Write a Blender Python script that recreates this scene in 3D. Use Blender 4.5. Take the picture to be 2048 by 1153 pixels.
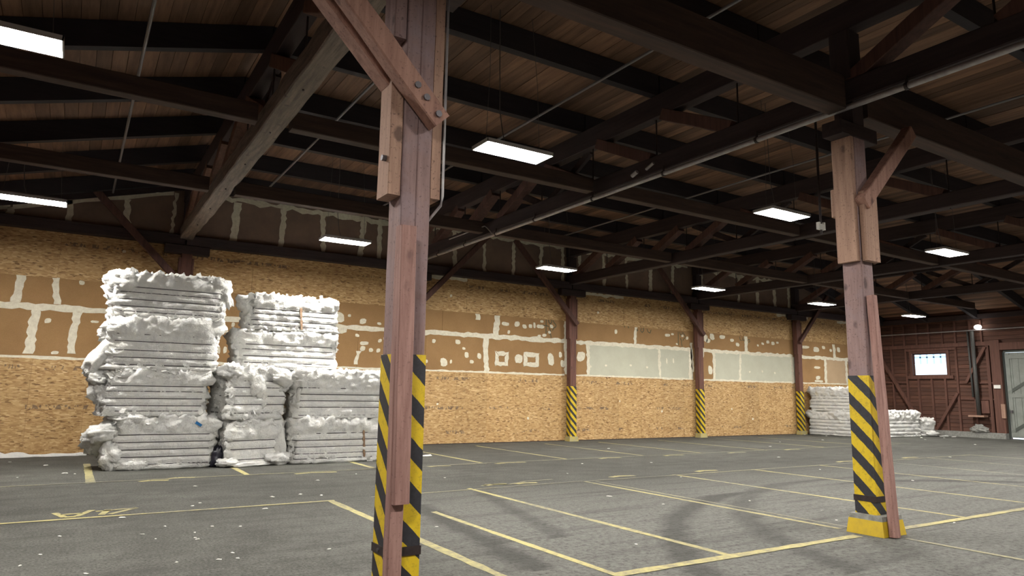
import bpy, bmesh, math, random
from mathutils import Vector, Matrix, noise

# ------------------------------------------------------------------ scene, camera, light
for o in list(bpy.data.objects):
    bpy.data.objects.remove(o, do_unlink=True)
SC = bpy.context.scene
COL = SC.collection
random.seed(7)

def setup_camera():
    f, roll, pitch, yaw = 1388.8857, -0.0155459, 0.1505182, 0.5590973
    fwd = Vector((math.cos(pitch)*math.sin(yaw), math.cos(pitch)*math.cos(yaw), math.sin(pitch)))
    right = Vector((math.cos(yaw), -math.sin(yaw), 0))
    down = fwd.cross(right)
    r2 = right*math.cos(roll) + down*math.sin(roll)
    d2 = -right*math.sin(roll) + down*math.cos(roll)
    cam = bpy.data.cameras.new('camera')
    cam.sensor_width = 36
    cam.lens = f/2048*36
    cam.clip_end = 300
    co = bpy.data.objects.new('camera', cam)
    COL.objects.link(co)
    m = Matrix((( r2.x, -d2.x, -fwd.x, 0), (r2.y, -d2.y, -fwd.y, 0), (r2.z, -d2.z, -fwd.z, 1.75), (0, 0, 0, 1)))
    co.matrix_world = m
    SC.camera = co
setup_camera()

LAMP_STRENGTH = 62.0
SC.view_settings.view_transform = 'Standard'
SC.view_settings.look = 'None'
SC.view_settings.gamma = 1
SC.view_settings.use_curve_mapping = False
SC.view_settings.exposure = 1.97
W = bpy.data.worlds.new('overcast_sky')
SC.world = W
W.use_nodes = True
W.node_tree.nodes['Background'].inputs[0].default_value = (0.78, 0.9, 1.0, 1)
W.node_tree.nodes['Background'].inputs[1].default_value = .75

# ------------------------------------------------------------------ node helpers
def new_mat(name):
    m = bpy.data.materials.new(name)
    m.use_nodes = True
    nt = m.node_tree
    b = nt.nodes['Principled BSDF']
    b.inputs['Roughness'].default_value = .75
    return m, nt, b

def N(nt, t, **kw):
    n = nt.nodes.new(t)
    for k, v in kw.items():
        if k.startswith('_'):
            setattr(n, k[1:], v)
        else:
            n.inputs[int(k[1:]) if k[0] == 'i' and k[1:].isdigit() else k].default_value = v
    return n

def L(nt, a, b):
    nt.links.new(a, b)

def coords(nt, scale=(1, 1, 1), kind='Object', rot=(0, 0, 0)):
    tc = N(nt, 'ShaderNodeTexCoord')
    mp = N(nt, 'ShaderNodeMapping')
    mp.inputs['Scale'].default_value = scale
    mp.inputs['Rotation'].default_value = rot
    L(nt, tc.outputs[kind], mp.inputs[0])
    return mp.outputs[0]

def geo(nt, scale=(1, 1, 1)):
    g = N(nt, 'ShaderNodeNewGeometry')
    mp = N(nt, 'ShaderNodeMapping')
    mp.inputs['Scale'].default_value = scale
    L(nt, g.outputs['Position'], mp.inputs[0])
    return mp.outputs[0]

def noise_tex(nt, vec, scale, detail=4, rough=.6):
    n = N(nt, 'ShaderNodeTexNoise')
    n.inputs['Scale'].default_value = scale
    n.inputs['Detail'].default_value = detail
    n.inputs['Roughness'].default_value = rough
    L(nt, vec, n.inputs['Vector'])
    return n.outputs['Fac']

def ramp(nt, fac, stops, interp='LINEAR'):
    r = N(nt, 'ShaderNodeValToRGB')
    r.color_ramp.interpolation = interp
    e = r.color_ramp.elements
    while len(e) < len(stops):
        e.new(.5)
    for i, (p, c) in enumerate(stops):
        e[i].position = p
        e[i].color = (c[0], c[1], c[2], 1) if not isinstance(c, (int, float)) else (c, c, c, 1)
    L(nt, fac, r.inputs[0])
    return r.outputs[0]

def mixc(nt, fac, a, b, mode='MIX'):
    m = N(nt, 'ShaderNodeMix', _data_type='RGBA', _blend_type=mode)
    for s, v in ((0, fac), (6, a), (7, b)):
        if hasattr(v, 'is_linked'):
            L(nt, v, m.inputs[s])
        elif isinstance(v, (int, float)):
            m.inputs[s].default_value = v
        else:
            m.inputs[s].default_value = (v[0], v[1], v[2], 1)
    return m.outputs[2]

def math_n(nt, op, a, b=None, c=None):
    m = N(nt, 'ShaderNodeMath', _operation=op)
    for i, v in enumerate((a, b, c)):
        if v is None:
            continue
        if hasattr(v, 'is_linked'):
            L(nt, v, m.inputs[i])
        else:
            m.inputs[i].default_value = v
    return m.outputs[0]

def bump(nt, b, h, strength=.3, dist=.01):
    n = N(nt, 'ShaderNodeBump')
    n.inputs['Strength'].default_value = strength
    n.inputs['Distance'].default_value = dist
    L(nt, h, n.inputs['Height'])
    L(nt, n.outputs[0], b.inputs['Normal'])

def sep(nt, vec):
    s = N(nt, 'ShaderNodeSeparateXYZ')
    L(nt, vec, s.inputs[0])
    return s.outputs

# ------------------------------------------------------------------ materials
def wood(name, dark, light, axis='Z', rand=.0, knots=0.0, grain=14, rough=.8, blotch=None):
    m, nt, b = new_mat(name)
    sc = {'X': (.08, 1, 1), 'Y': (1, .08, 1), 'Z': (1, 1, .08)}[axis]
    v = geo(nt, sc)
    oi = N(nt, 'ShaderNodeObjectInfo')
    add = N(nt, 'ShaderNodeVectorMath', _operation='ADD')
    L(nt, v, add.inputs[0])
    mul = N(nt, 'ShaderNodeVectorMath', _operation='SCALE')
    mul.inputs[0].default_value = (13, 7, 5)
    L(nt, oi.outputs['Random'], mul.inputs['Scale'])
    L(nt, mul.outputs[0], add.inputs[1])
    v = add.outputs[0]
    g1 = noise_tex(nt, v, grain, 6, .7)
    c = ramp(nt, g1, [(.3, dark), (.7, light)])
    if blotch:
        g2 = noise_tex(nt, geo(nt), 2.2, 4, .65)
        c = mixc(nt, ramp(nt, g2, [(.45, 0), (.68, 1)]), c, blotch)
    if knots:
        vo = N(nt, 'ShaderNodeTexVoronoi')
        vo.inputs['Scale'].default_value = 4.2
        L(nt, geo(nt, (1, 1, .55)), vo.inputs['Vector'])
        wob = noise_tex(nt, geo(nt), 9, 3)
        dd = math_n(nt, 'ADD', vo.outputs['Distance'], math_n(nt, 'MULTIPLY', math_n(nt, 'SUBTRACT', wob, .5), .28))
        k = ramp(nt, dd, [(.1, knots), (.2, 0)])
        c = mixc(nt, k, c, (dark[0]*.3, dark[1]*.3, dark[2]*.32))
        sp = noise_tex(nt, geo(nt), 38, 2)
        c = mixc(nt, ramp(nt, sp, [(.61, 0), (.69, knots*.8)]), c, (dark[0]*.35, dark[1]*.35, dark[2]*.4))
    if rand:
        hv = N(nt, 'ShaderNodeHueSaturation')
        L(nt, math_n(nt, 'ADD', math_n(nt, 'MULTIPLY', oi.outputs['Random'], rand*2), 1-rand), hv.inputs['Value'])
        L(nt, c, hv.inputs['Color'])
        c = hv.outputs[0]
    L(nt, c, b.inputs['Base Color'])
    b.inputs['Roughness'].default_value = rough
    bump(nt, b, g1, .35, .006)
    return m

M = {}
for ax in 'XYZ':
    M['frame'+ax] = wood('old_timber_'+ax, (.022, .0145, .0165), (.054, .034, .035), ax, grain=10)
M['framebrace'] = wood('wall_brace_timber', (.06, .028, .024), (.14, .066, .05), 'Z', grain=12)
M['web'] = wood('truss_web_timber', (.085, .040, .026), (.20, .10, .066), 'Z', knots=.4, grain=12)
M['tie'] = wood('tie_beam_timber', (.03, .018, .016), (.085, .05, .038), 'X', grain=10)
M['purlin'] = wood('purlin_timber', (.013, .011, .015), (.028, .022, .027), 'X', grain=9)
M['plank'] = wood('roof_plank', (.105, .054, .032), (.245, .135, .08), 'Y', rand=.42, grain=8)
M['post'] = wood('post_timber', (.17, .105, .10), (.33, .22, .205), 'Z', knots=.7, blotch=(.26, .19, .20))
M['postwall'] = wood('wall_post_timber', (.085, .038, .03), (.19, .085, .062), 'Z', knots=.4)
M['guard'] = wood('guard_board_timber', (.21, .105, .09), (.40, .235, .20), 'Z', knots=.45, grain=20)
M['bolster'] = wood('bolster_timber', (.26, .15, .11), (.46, .29, .21), 'Z', knots=.8)
M['brace'] = wood('knee_brace_timber', (.22, .11, .085), (.42, .24, .18), 'Z', knots=.7)
M['log'] = wood('rough_log_timber', (.085, .068, .058), (.27, .218, .18), 'Y', knots=.5, grain=16)
M['redwood'] = wood('end_wall_board', (.05, .021, .014), (.135, .058, .037), 'Y', rand=.25, grain=14)
M['redstud'] = wood('end_wall_stud', (.075, .032, .023), (.165, .075, .054), 'Z', grain=12)

def plain(name, col, rough=.7, metal=0, nscale=0, ncol=None, bmp=0):
    m, nt, b = new_mat(name)
    if nscale:
        n = noise_tex(nt, geo(nt), nscale, 5, .65)
        L(nt, ramp(nt, n, [(.35, ncol or tuple(x*.6 for x in col)), (.65, col)]), b.inputs['Base Color'])
        if bmp:
            bump(nt, b, n, bmp, .01)
    else:
        b.inputs['Base Color'].default_value = (*col, 1)
    b.inputs['Roughness'].default_value = rough
    b.inputs['Metallic'].default_value = metal
    return m
M['steel'] = plain('dark_steel', (.05, .035, .035), .5, .3, 20, (.03, .022, .022))
M['bolt'] = plain('bolt_iron', (.13, .12, .13), .5, .6)
M['galv'] = plain('galvanised_pipe', (.42, .40, .40), .45, .35, 6, (.30, .28, .29))
M['thinpipe'] = plain('grey_conduit', (.20, .19, .20), .5, .3)
M['concrete'] = plain('grey_concrete', (.30, .30, .28), .9, 0, 12, (.18, .18, .165), .3)
M['yellowpaint'] = plain('yellow_paint', (.62, .43, .02), .6, 0, 9, (.52, .36, .03))
M['mud'] = plain('joint_compound', (.80, .76, .62), .85, 0, 14, (.66, .61, .48), .2)
M['greenboard'] = plain('pale_green_board', (.54, .54, .43), .85, 0, 2, (.50, .495, .39))
M['tanboard'] = plain('light_tan_board', (.50, .36, .22), .85, 0, 2, (.46, .33, .2))
M['housing'] = plain('lamp_housing', (.55, .55, .56), .4, .2)
M['cable'] = plain('cable', (.10, .09, .09), .6)
M['wire'] = plain('bale_wire', (.035, .032, .035), .6)
M['scrap'] = plain('fibre_scrap', (.72, .71, .66), .95)
M['ink'] = plain('green_marker_ink', (.06, .085, .055), .8)
M['door'] = plain('door_grey_paint', (.26, .28, .255), .7, 0, 3, (.21, .225, .205))
M['doordark'] = plain('door_trim_paint', (.075, .085, .075), .7)
M['rust'] = plain('rust_stain', (.20, .11, .06), .9, 0, 25, (.36, .26, .18))
M['blue'] = plain('blue_strap', (.01, .14, .38), .6)
M['bag'] = plain('black_plastic', (.012, .012, .022), .35)
M['whiteplastic'] = plain('white_plastic', (.75, .74, .7), .5)
M['winframe_'] = plain('window_sash_paint', (.45, .50, .55), .6)
M['duct'] = plain('dark_tube', (.05, .05, .048), .6, 0, 30, (.1, .1, .095))

def osb():
    m, nt, b = new_mat('strand_board')
    oi = N(nt, 'ShaderNodeObjectInfo')
    g = N(nt, 'ShaderNodeNewGeometry')
    cols = []
    def layer(scl, rot):
        mp = N(nt, 'ShaderNodeMapping')
        mp.inputs['Scale'].default_value = scl
        mp.inputs['Rotation'].default_value = (0, rot, 0)
        L(nt, g.outputs['Position'], mp.inputs[0])
        v = N(nt, 'ShaderNodeTexVoronoi')
        v.inputs['Scale'].default_value = 1
        L(nt, mp.outputs[0], v.inputs['Vector'])
        s = N(nt, 'ShaderNodeSeparateColor')
        L(nt, v.outputs['Color'], s.inputs[0])
        return s.outputs[0], s.outputs[1]
    a, a2 = layer((10, 6, 34), .5)
    c, c2 = layer((11, 6, 38), -.45)
    st = [(0, (.13, .06, .02)), (.1, (.36, .20, .075)), (.5, (.50, .315, .135)), (.85, (.60, .40, .19)), (1, (.72, .52, .28))]
    c1 = ramp(nt, a, st)
    c3 = ramp(nt, c, st)
    col = mixc(nt, math_n(nt, 'GREATER_THAN', c2, .5), c1, c3)
    n = noise_tex(nt, g.outputs['Position'], 1.3, 3)
    col = mixc(nt, ramp(nt, n, [(.35, .35), (.7, 0)]), col, (.40, .245, .10))
    # faint printed grade lines near the sheet edges (flat ink print)
    x, y, z = sep(nt, g.outputs['Position'])
    pr = None
    for zc in (.40, 1.22, 2.22, 5.5):
        d = math_n(nt, 'LESS_THAN', math_n(nt, 'ABSOLUTE', math_n(nt, 'SUBTRACT', z, zc)), .055)
        pr = d if pr is None else math_n(nt, 'MAXIMUM', pr, d)
    mp = N(nt, 'ShaderNodeMapping')
    mp.inputs['Scale'].default_value = (16, 1, 8)
    L(nt, g.outputs['Position'], mp.inputs[0])
    gl = noise_tex(nt, mp.outputs[0], 1, 2, .5)
    wd = noise_tex(nt, g.outputs['Position'], .9, 1)
    ink = math_n(nt, 'MULTIPLY', pr, math_n(nt, 'MULTIPLY', math_n(nt, 'GREATER_THAN', gl, .54), math_n(nt, 'GREATER_THAN', wd, .52)))
    col = mixc(nt, math_n(nt, 'MULTIPLY', ink, .62), col, (.06, .045, .05))
    hv = N(nt, 'ShaderNodeHueSaturation')
    L(nt, math_n(nt, 'ADD', math_n(nt, 'MULTIPLY', oi.outputs['Random'], .16), .92), hv.inputs['Value'])
    L(nt, col, hv.inputs['Color'])
    L(nt, hv.outputs[0], b.inputs['Base Color'])
    bump(nt, b, a, .2, .004)
    b.inputs['Roughness'].default_value = .7
    return m
M['osb'] = osb()

def drywall():
    m, nt, b = new_mat('brown_board')
    n = noise_tex(nt, geo(nt), 1.1, 5, .6)
    c = ramp(nt, n, [(.3, (.30, .172, .07)), (.7, (.375, .22, .092))])
    f = noise_tex(nt, geo(nt), 45, 3)
    c = mixc(nt, ramp(nt, f, [(.3, .25), (.6, 0)]), c, (.2, .1, .04))
    L(nt, c, b.inputs['Base Color'])
    b.inputs['Roughness'].default_value = .85
    return m
M['drywall'] = drywall()
M['upperboard'] = plain('upper_wallboard', (.25, .17, .125), .85, 0, 1.4, (.19, .13, .10))

def fibre():
    m, nt, b = new_mat('white_fibre')
    v = geo(nt)
    n = noise_tex(nt, v, 3.2, 6, .65)
    c = ramp(nt, n, [(.28, (.74, .745, .74)), (.5, (.85, .85, .825)), (.72, (.89, .88, .83))])
    vs = noise_tex(nt, geo(nt, (1, 1, .12)), 16, 4, .7)
    c = mixc(nt, ramp(nt, vs, [(.58, 0), (.72, .5)]), c, (.58, .58, .60))
    L(nt, c, b.inputs['Base Color'])
    fine = noise_tex(nt, v, 17, 6, .75)
    bump(nt, b, fine, .8, .06)
    b.inputs['Roughness'].default_value = .95
    b.inputs['Specular IOR Level'].default_value = .1
    return m
M['fibre'] = fibre()

def asphalt():
    m, nt, b = new_mat('worn_asphalt')
    g = N(nt, 'ShaderNodeNewGeometry')
    P = g.outputs['Position']
    big = noise_tex(nt, P, .22, 4, .6)
    c = ramp(nt, big, [(.3, (.088, .088, .079)), (.7, (.15, .149, .135))])
    mid = noise_tex(nt, P, 1.6, 5, .7)
    c = mixc(nt, ramp(nt, mid, [(.35, .6), (.62, 0)]), c, (.062, .061, .055))
    fine = noise_tex(nt, P, 34, 4, .8)
    c = mixc(nt, ramp(nt, fine, [(.36, .85), (.53, 0)]), c, (.032, .032, .029))
    c = mixc(nt, ramp(nt, fine, [(.58, 0), (.72, .7)]), c, (.25, .247, .225))
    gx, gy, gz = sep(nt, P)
    pale_area = math_n(nt, 'MULTIPLY', ramp(nt, math_n(nt, 'ADD', math_n(nt, 'MULTIPLY', gx, .12), math_n(nt, 'MULTIPLY', math_n(nt, 'SUBTRACT', mid, .5), .5)), [(.2, 0), (.6, 1)]),
                  ramp(nt, math_n(nt, 'ADD', math_n(nt, 'MULTIPLY', gy, .05), math_n(nt, 'MULTIPLY', math_n(nt, 'SUBTRACT', mid, .5), .3)), [(.38, 1), (.62, 0)]))  # floor colour made paler toward the near and right side, with a noisy edge
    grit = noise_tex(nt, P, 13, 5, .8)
    c = mixc(nt, math_n(nt, 'MULTIPLY', pale_area, ramp(nt, grit, [(.36, .1), (.62, .85)])), c, (.185, .184, .172))
    c = mixc(nt, ramp(nt, grit, [(.3, .6), (.46, 0)]), c, (.04, .04, .037))
    # long scuffs along the aisle
    mp = N(nt, 'ShaderNodeMapping')
    mp.inputs['Scale'].default_value = (.12, 1.2, 1)
    L(nt, P, mp.inputs[0])
    sc = noise_tex(nt, mp.outputs[0], 2.6, 5, .65)
    c = mixc(nt, ramp(nt, sc, [(.5, 0), (.7, .6)]), c, (.055, .054, .05))
    x, y, z = sep(nt, P)
    # tyre marks: arcs and straight skids with a shape of their own
    wob = math_n(nt, 'MULTIPLY', math_n(nt, 'SUBTRACT', mid, .5), .35)
    def arc(cx, cy, r, w, amt, ymin, ymax):
        global_c = None
        dx = math_n(nt, 'SUBTRACT', x, cx)
        dy = math_n(nt, 'SUBTRACT', y, cy)
        d = math_n(nt, 'SQRT', math_n(nt, 'ADD', math_n(nt, 'MULTIPLY', dx, dx), math_n(nt, 'MULTIPLY', dy, dy)))
        e = math_n(nt, 'ADD', math_n(nt, 'ABSOLUTE', math_n(nt, 'SUBTRACT', d, r)), wob)
        k = ramp(nt, e, [(w*.3, amt), (w, 0)])
        k = math_n(nt, 'MULTIPLY', k, math_n(nt, 'MULTIPLY', math_n(nt, 'GREATER_THAN', y, ymin), math_n(nt, 'LESS_THAN', y, ymax)))
        return k
    def skid(x0, y0, x1, y1, w, amt):
        dx, dy = x1-x0, y1-y0
        ln = math.hypot(dx, dy)
        nx, ny = -dy/ln, dx/ln
        d = math_n(nt, 'ADD', math_n(nt, 'MULTIPLY', x, nx), math_n(nt, 'ADD', math_n(nt, 'MULTIPLY', y, ny), -(x0*nx+y0*ny)))
        e = math_n(nt, 'ADD', math_n(nt, 'ABSOLUTE', d), wob)
        k = ramp(nt, e, [(w*.3, amt), (w, 0)])
        return math_n(nt, 'MULTIPLY', k, math_n(nt, 'MULTIPLY', math_n(nt, 'GREATER_THAN', y, min(y0, y1)), math_n(nt, 'LESS_THAN', y, max(y0, y1))))
    marks = [arc(12.5, 1.2, 8.0, .28, .6, 4.0, 9.0), arc(14.2, 2.0, 7.6, .28, .45, 4.4, 9.6),
             skid(4.75, 10.3, 4.15, 6.0, .26, .6), skid(6.4, 11.2, 5.3, 7.2, .22, .45)]
    k = marks[0]
    for q in marks[1:]:
        k = math_n(nt, 'MAXIMUM', k, q)
    c = mixc(nt, k, c, (.036, .036, .034))
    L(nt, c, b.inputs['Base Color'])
    bump(nt, b, fine, .5, .01)
    b.inputs['Roughness'].default_value = .9
    b.inputs['Specular IOR Level'].default_value = .12
    return m
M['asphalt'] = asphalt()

def line_paint(name, col, lo, hi):
    m, nt, b = new_mat(name)
    n = noise_tex(nt, geo(nt), 9, 6, .75)
    n2 = noise_tex(nt, geo(nt), .5, 2, .5)
    f = math_n(nt, 'ADD', math_n(nt, 'MULTIPLY', n, .75), math_n(nt, 'MULTIPLY', n2, .45))
    a = ramp(nt, f, [(lo, 1), (hi, .15)])
    c = mixc(nt, a, (.12, .118, .11), col)
    L(nt, c, b.inputs['Base Color'])
    b.inputs['Roughness'].default_value = .8
    return m
M['line'] = line_paint('worn_yellow_line', (.43, .375, .15), .50, .74)
M['linefaint'] = line_paint('faded_yellow_line', (.34, .31, .16), .43, .66)

def hazard(name, per):
    m, nt, b = new_mat(name)
    g = N(nt, 'ShaderNodeNewGeometry')
    x, y, z = sep(nt, g.outputs['Position'])
    oi = N(nt, 'ShaderNodeObjectInfo')
    ox, oy, oz = sep(nt, oi.outputs['Location'])
    u = math_n(nt, 'SUBTRACT', math_n(nt, 'SUBTRACT', x, ox), math_n(nt, 'SUBTRACT', y, oy))
    wob = math_n(nt, 'MULTIPLY', noise_tex(nt, g.outputs['Position'], 14, 3), .02)
    t = math_n(nt, 'ADD', math_n(nt, 'ADD', z, u), wob)
    fr = math_n(nt, 'FRACT', math_n(nt, 'DIVIDE', t, per))
    k = math_n(nt, 'GREATER_THAN', fr, .48)
    n = noise_tex(nt, g.outputs['Position'], 22, 5, .7)
    ye = ramp(nt, n, [(.3, (.42, .29, .02)), (.5, (.66, .47, .015))])
    bk = ramp(nt, n, [(.3, (.018, .018, .022)), (.7, (.035, .035, .045))])
    c = mixc(nt, k, bk, ye)
    c = mixc(nt, ramp(nt, n, [(.68, 0), (.75, .6)]), c, (.07, .055, .05))
    L(nt, c, b.inputs['Base Color'])
    b.inputs['Roughness'].default_value = .55
    return m
M['hazard'] = hazard('hazard_stripes', .35)
M['hazardwall'] = hazard('narrow_hazard_stripes', .27)
M['basepaint'] = plain('worn_yellow_base', (.50, .40, .09), .8, 0, 10, (.33, .31, .22))

def emit(name, col, s):
    m = bpy.data.materials.new(name)
    m.use_nodes = True
    nt = m.node_tree
    nt.nodes.clear()
    e = N(nt, 'ShaderNodeEmission')
    e.inputs[0].default_value = (*col, 1)
    e.inputs[1].default_value = s
    o = N(nt, 'ShaderNodeOutputMaterial')
    L(nt, e.outputs[0], o.inputs[0])
    return m
M['led'] = emit('led_panel_light', (1.0, .96, .89), LAMP_STRENGTH)
M['bulb'] = emit('bulb_light', (1.0, .96, .88), 3)

def pane(name, col):
    m = bpy.data.materials.new(name)
    m.use_nodes = True
    nt = m.node_tree
    nt.nodes.clear()
    t = N(nt, 'ShaderNodeBsdfTransparent')
    t.inputs[0].default_value = col
    g = N(nt, 'ShaderNodeBsdfGlossy')
    g.inputs['Roughness'].default_value = .1
    mx = N(nt, 'ShaderNodeMixShader')
    mx.inputs[0].default_value = .06
    L(nt, t.outputs[0], mx.inputs[1])
    L(nt, g.outputs[0], mx.inputs[2])
    o = N(nt, 'ShaderNodeOutputMaterial')
    L(nt, mx.outputs[0], o.inputs[0])
    return m
M['pane'] = pane('window_pane', (.86, .92, .95, 1))
M['panetop'] = pane('upper_window_pane', (.74, .82, .93, 1))
def lucent():
    m = bpy.data.materials.new('milky_window_bar')
    m.use_nodes = True
    nt = m.node_tree
    nt.nodes.clear()
    t = N(nt, 'ShaderNodeBsdfTranslucent')
    t.inputs[0].default_value = (.86, .9, .95, 1)
    o = N(nt, 'ShaderNodeOutputMaterial')
    L(nt, t.outputs[0], o.inputs[0])
    return m
M['lucent'] = lucent()

# ------------------------------------------------------------------ mesh helpers
class MB:
    def __init__(s):
        s.v, s.f = [], []
    def add(s, vs, fs):
        o = len(s.v)
        s.v += [tuple(p) for p in vs]
        s.f += [tuple(i+o for i in f) for f in fs]
        return s
    def box(s, x0, x1, y0, y1, z0, z1):
        vs = [(x, y, z) for x in (x0, x1) for y in (y0, y1) for z in (z0, z1)]
        return s.add(vs, [(0, 1, 3, 2), (4, 6, 7, 5), (0, 4, 5, 1), (2, 3, 7, 6), (0, 2, 6, 4), (1, 5, 7, 3)])
    def beam(s, p, q, w, h, up=(0, 0, 1), ch=0.0, seg=1, wob=0.0):
        """a timber from p to q: w across, h along 'up', chamfered corners, optional waviness"""
        p, q = Vector(p), Vector(q)
        d = (q-p).normalized()
        a = d.cross(Vector(up)).normalized()
        u = a.cross(d).normalized()
        c = ch
        pr = [(-w/2+c, -h/2), (w/2-c, -h/2), (w/2, -h/2+c), (w/2, h/2-c), (w/2-c, h/2), (-w/2+c, h/2), (-w/2, h/2-c), (-w/2, -h/2+c)] if c else [(-w/2, -h/2), (w/2, -h/2), (w/2, h/2), (-w/2, h/2)]
        n = len(pr)
        vs, fs = [], []
        for k in range(seg+1):
            o = p.lerp(q, k/seg)
            for i, (x, y) in enumerate(pr):
                P = o + a*x + u*y
                if wob:
                    nz = noise.noise_vector(P*2.3)*wob
                    P = P + nz - d*nz.dot(d)
                vs.append(P)
        for k in range(seg):
            for i in range(n):
                j = (i+1) % n
                fs.append((k*n+i, k*n+j, (k+1)*n+j, (k+1)*n+i))
        fs.append(tuple(range(n))[::-1])
        fs.append(tuple(seg*n+i for i in range(n)))
        return s.add(vs, fs)
    def tube(s, pts, r, n=8, closed=False):
        pts = [Vector(p) for p in pts]
        vs, fs = [], []
        m = len(pts)
        for k, P in enumerate(pts):
            if closed:
                d = (pts[(k+1) % m]-pts[k-1]).normalized()
            else:
                d = (pts[min(k+1, m-1)]-pts[max(k-1, 0)]).normalized()
            ref = Vector((0, 0, 1)) if abs(d.z) < .9 else Vector((1, 0, 0))
            a = d.cross(ref).normalized()
            u = a.cross(d)
            for i in range(n):
                t = 2*math.pi*i/n
                vs.append(P+a*(r*math.cos(t))+u*(r*math.sin(t)))
        for k in range(m if closed else m-1):
            k2 = (k+1) % m
            for i in range(n):
                j = (i+1) % n
                fs.append((k*n+i, k*n+j, k2*n+j, k2*n+i))
        if not closed:
            fs.append(tuple(range(n))[::-1])
            fs.append(tuple((m-1)*n+i for i in range(n)))
        return s.add(vs, fs)
    def prism_xz(s, poly, y0, y1):
        n = len(poly)
        vs = [(x, y0, z) for x, z in poly]+[(x, y1, z) for x, z in poly]
        fs = [tuple(range(n)), tuple(range(n, 2*n))[::-1]]
        for i in range(n):
            j = (i+1) % n
            fs.append((i, i+n, j+n, j))
        return s.add(vs, fs)
    def prism_xy(s, poly, z0, z1):
        n = len(poly)
        vs = [(x, y, z0) for x, y in poly]+[(x, y, z1) for x, y in poly]
        fs = [tuple(range(n))[::-1], tuple(range(n, 2*n))]
        for i in range(n):
            j = (i+1) % n
            fs.append((i, j, j+n, i+n))
        return s.add(vs, fs)

def world_loc(o):
    v = Vector((0, 0, 0))
    while o is not None:
        v = v + o.location
        o = o.parent
    return v

def obj(name, mb, mat, parent=None, kind=None, origin=None, smooth=False):
    """link mesh (given in world coordinates) as one object, origin at the base centre"""
    xs = [p[0] for p in mb.v]; ys = [p[1] for p in mb.v]; zs = [p[2] for p in mb.v]
    o0 = Vector(origin) if origin is not None else Vector(((min(xs)+max(xs))/2, (min(ys)+max(ys))/2, min(zs)))
    me = bpy.data.meshes.new(name)
    me.from_pydata([Vector(p)-o0 for p in mb.v], [], mb.f)
    me.update()
    bm = bmesh.new()
    bm.from_mesh(me)
    bmesh.ops.recalc_face_normals(bm, faces=bm.faces)
    bm.to_mesh(me)
    bm.free()
    if smooth:
        me.polygons.foreach_set('use_smooth', [True]*len(me.polygons))
    me.materials.append(M[mat])
    o = bpy.data.objects.new(name, me)
    COL.objects.link(o)
    o.location = o0 - world_loc(parent)
    if parent:
        o.parent = parent
    if kind:
        o['kind'] = kind
    return o

def inst(src, name, loc, parent=None):
    o = bpy.data.objects.new(name, src.data)
    COL.objects.link(o)
    o.location = Vector(loc)-world_loc(parent)
    o.parent = parent
    return o

def thing(name, label, cat, loc=(0, 0, 0), group=None):
    o = bpy.data.objects.new(name, None)
    o.empty_display_size = .2
    COL.objects.link(o)
    o.location = loc
    o['label'] = label
    o['category'] = cat
    if group:
        o['group'] = group
    return o

def tag(o, label, cat, group=None):
    o['label'] = label
    o['category'] = cat
    if group:
        o['group'] = group
    return o

# ------------------------------------------------------------------ building dimensions
WY = 21.62                       # face of the long wall
XL, XR = -4.6, 37.0              # left and right end walls
YB = -10.4                       # wall behind the photographer
FX0, FX1 = 2.4, 30.0             # flat part of the roof
SL = .267
PZ = 7.96                        # underside of roof planks
TRUSS_X = [2.39, 9.18, 16.1, 23.05, 29.95]
def roofz(x, z=PZ):
    if x < FX0:
        return z-(FX0-x)*SL
    if x > FX1:
        return z-(x-FX1)*SL
    return z

# ------------------------------------------------------------------ floor
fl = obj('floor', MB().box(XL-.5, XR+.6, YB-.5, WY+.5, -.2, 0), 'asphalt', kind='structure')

LN = [0]
def line(x0, y0, x1, y1, w=.1, mat='line', z=.003):
    LN[0] += 1
    z += LN[0]*.00012
    d = Vector((x1-x0, y1-y0, 0))
    n = Vector((-d.y, d.x, 0)).normalized()*(w/2)
    k = max(2, int(d.length/.25))
    left, right = [], []
    for i in range(k+1):
        t = i/k
        a = 1+.35*(noise.noise(Vector((x0+d.x*t, y0+d.y*t, 3.1))*4))
        left.append((x0+d.x*t+n.x*a, y0+d.y*t+n.y*a, z))
        right.append((x0+d.x*t-n.x*a, y0+d.y*t-n.y*a, z))
    vs = left+right
    fs = [(i, i+1, k+2+i, k+1+i) for i in range(k)]
    return obj('painted_line', MB().add(vs, fs), mat, fl)

for x, y0, y1, w, m in [(3.69, 3.2, 11.27, .12, 'line'), (4.7, 5.5, 9.6, .09, 'line'), (6.38, 5.5, 11.6, .1, 'line'), (9.0, 5.9, 11.5, .09, 'line'), (9.22, 5.9, 11.4, .06, 'linefaint'),
                        (11.6, 5.5, 11.6, .09, 'line'), (14.24, 5.5, 11.6, .09, 'line'), (16.84, 5.5, 11.6, .09, 'line'), (19.5, 5.5, 11.6, .09, 'linefaint'), (22.2, 5.5, 11.6, .09, 'linefaint'),
                        (24.9, 5.5, 11.6, .09, 'linefaint'), (9.15, -1, 5.1, .09, 'linefaint'),
                        (.47, 15.2, 19.0, .14, 'line'), (3.25, 15.35, 18.5, .12, 'line'), (6.05, 15.6, 18.5, .12, 'line'), (8.93, 15.6, 20.6, .11, 'line'), (11.58, 15.6, 20.6, .1, 'line'), (14.37, 15.6, 20.6, .1, 'line'),
                        (16.78, 15.6, 20.6, .1, 'line'), (19.8, 15.5, 20.6, .1, 'line'), (23.1, 15.6, 20.6, .1, 'line'), (25.75, 15.4, 20.6, .1, 'line'), (28.4, 15.4, 20.4, .1, 'linefaint')]:
    line(x, y0, x, y1, w, m)
line(4.65, 5.5, 8.75, 5.5, .13)
line(9.6, 5.5, 20, 5.52, .12)
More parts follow.
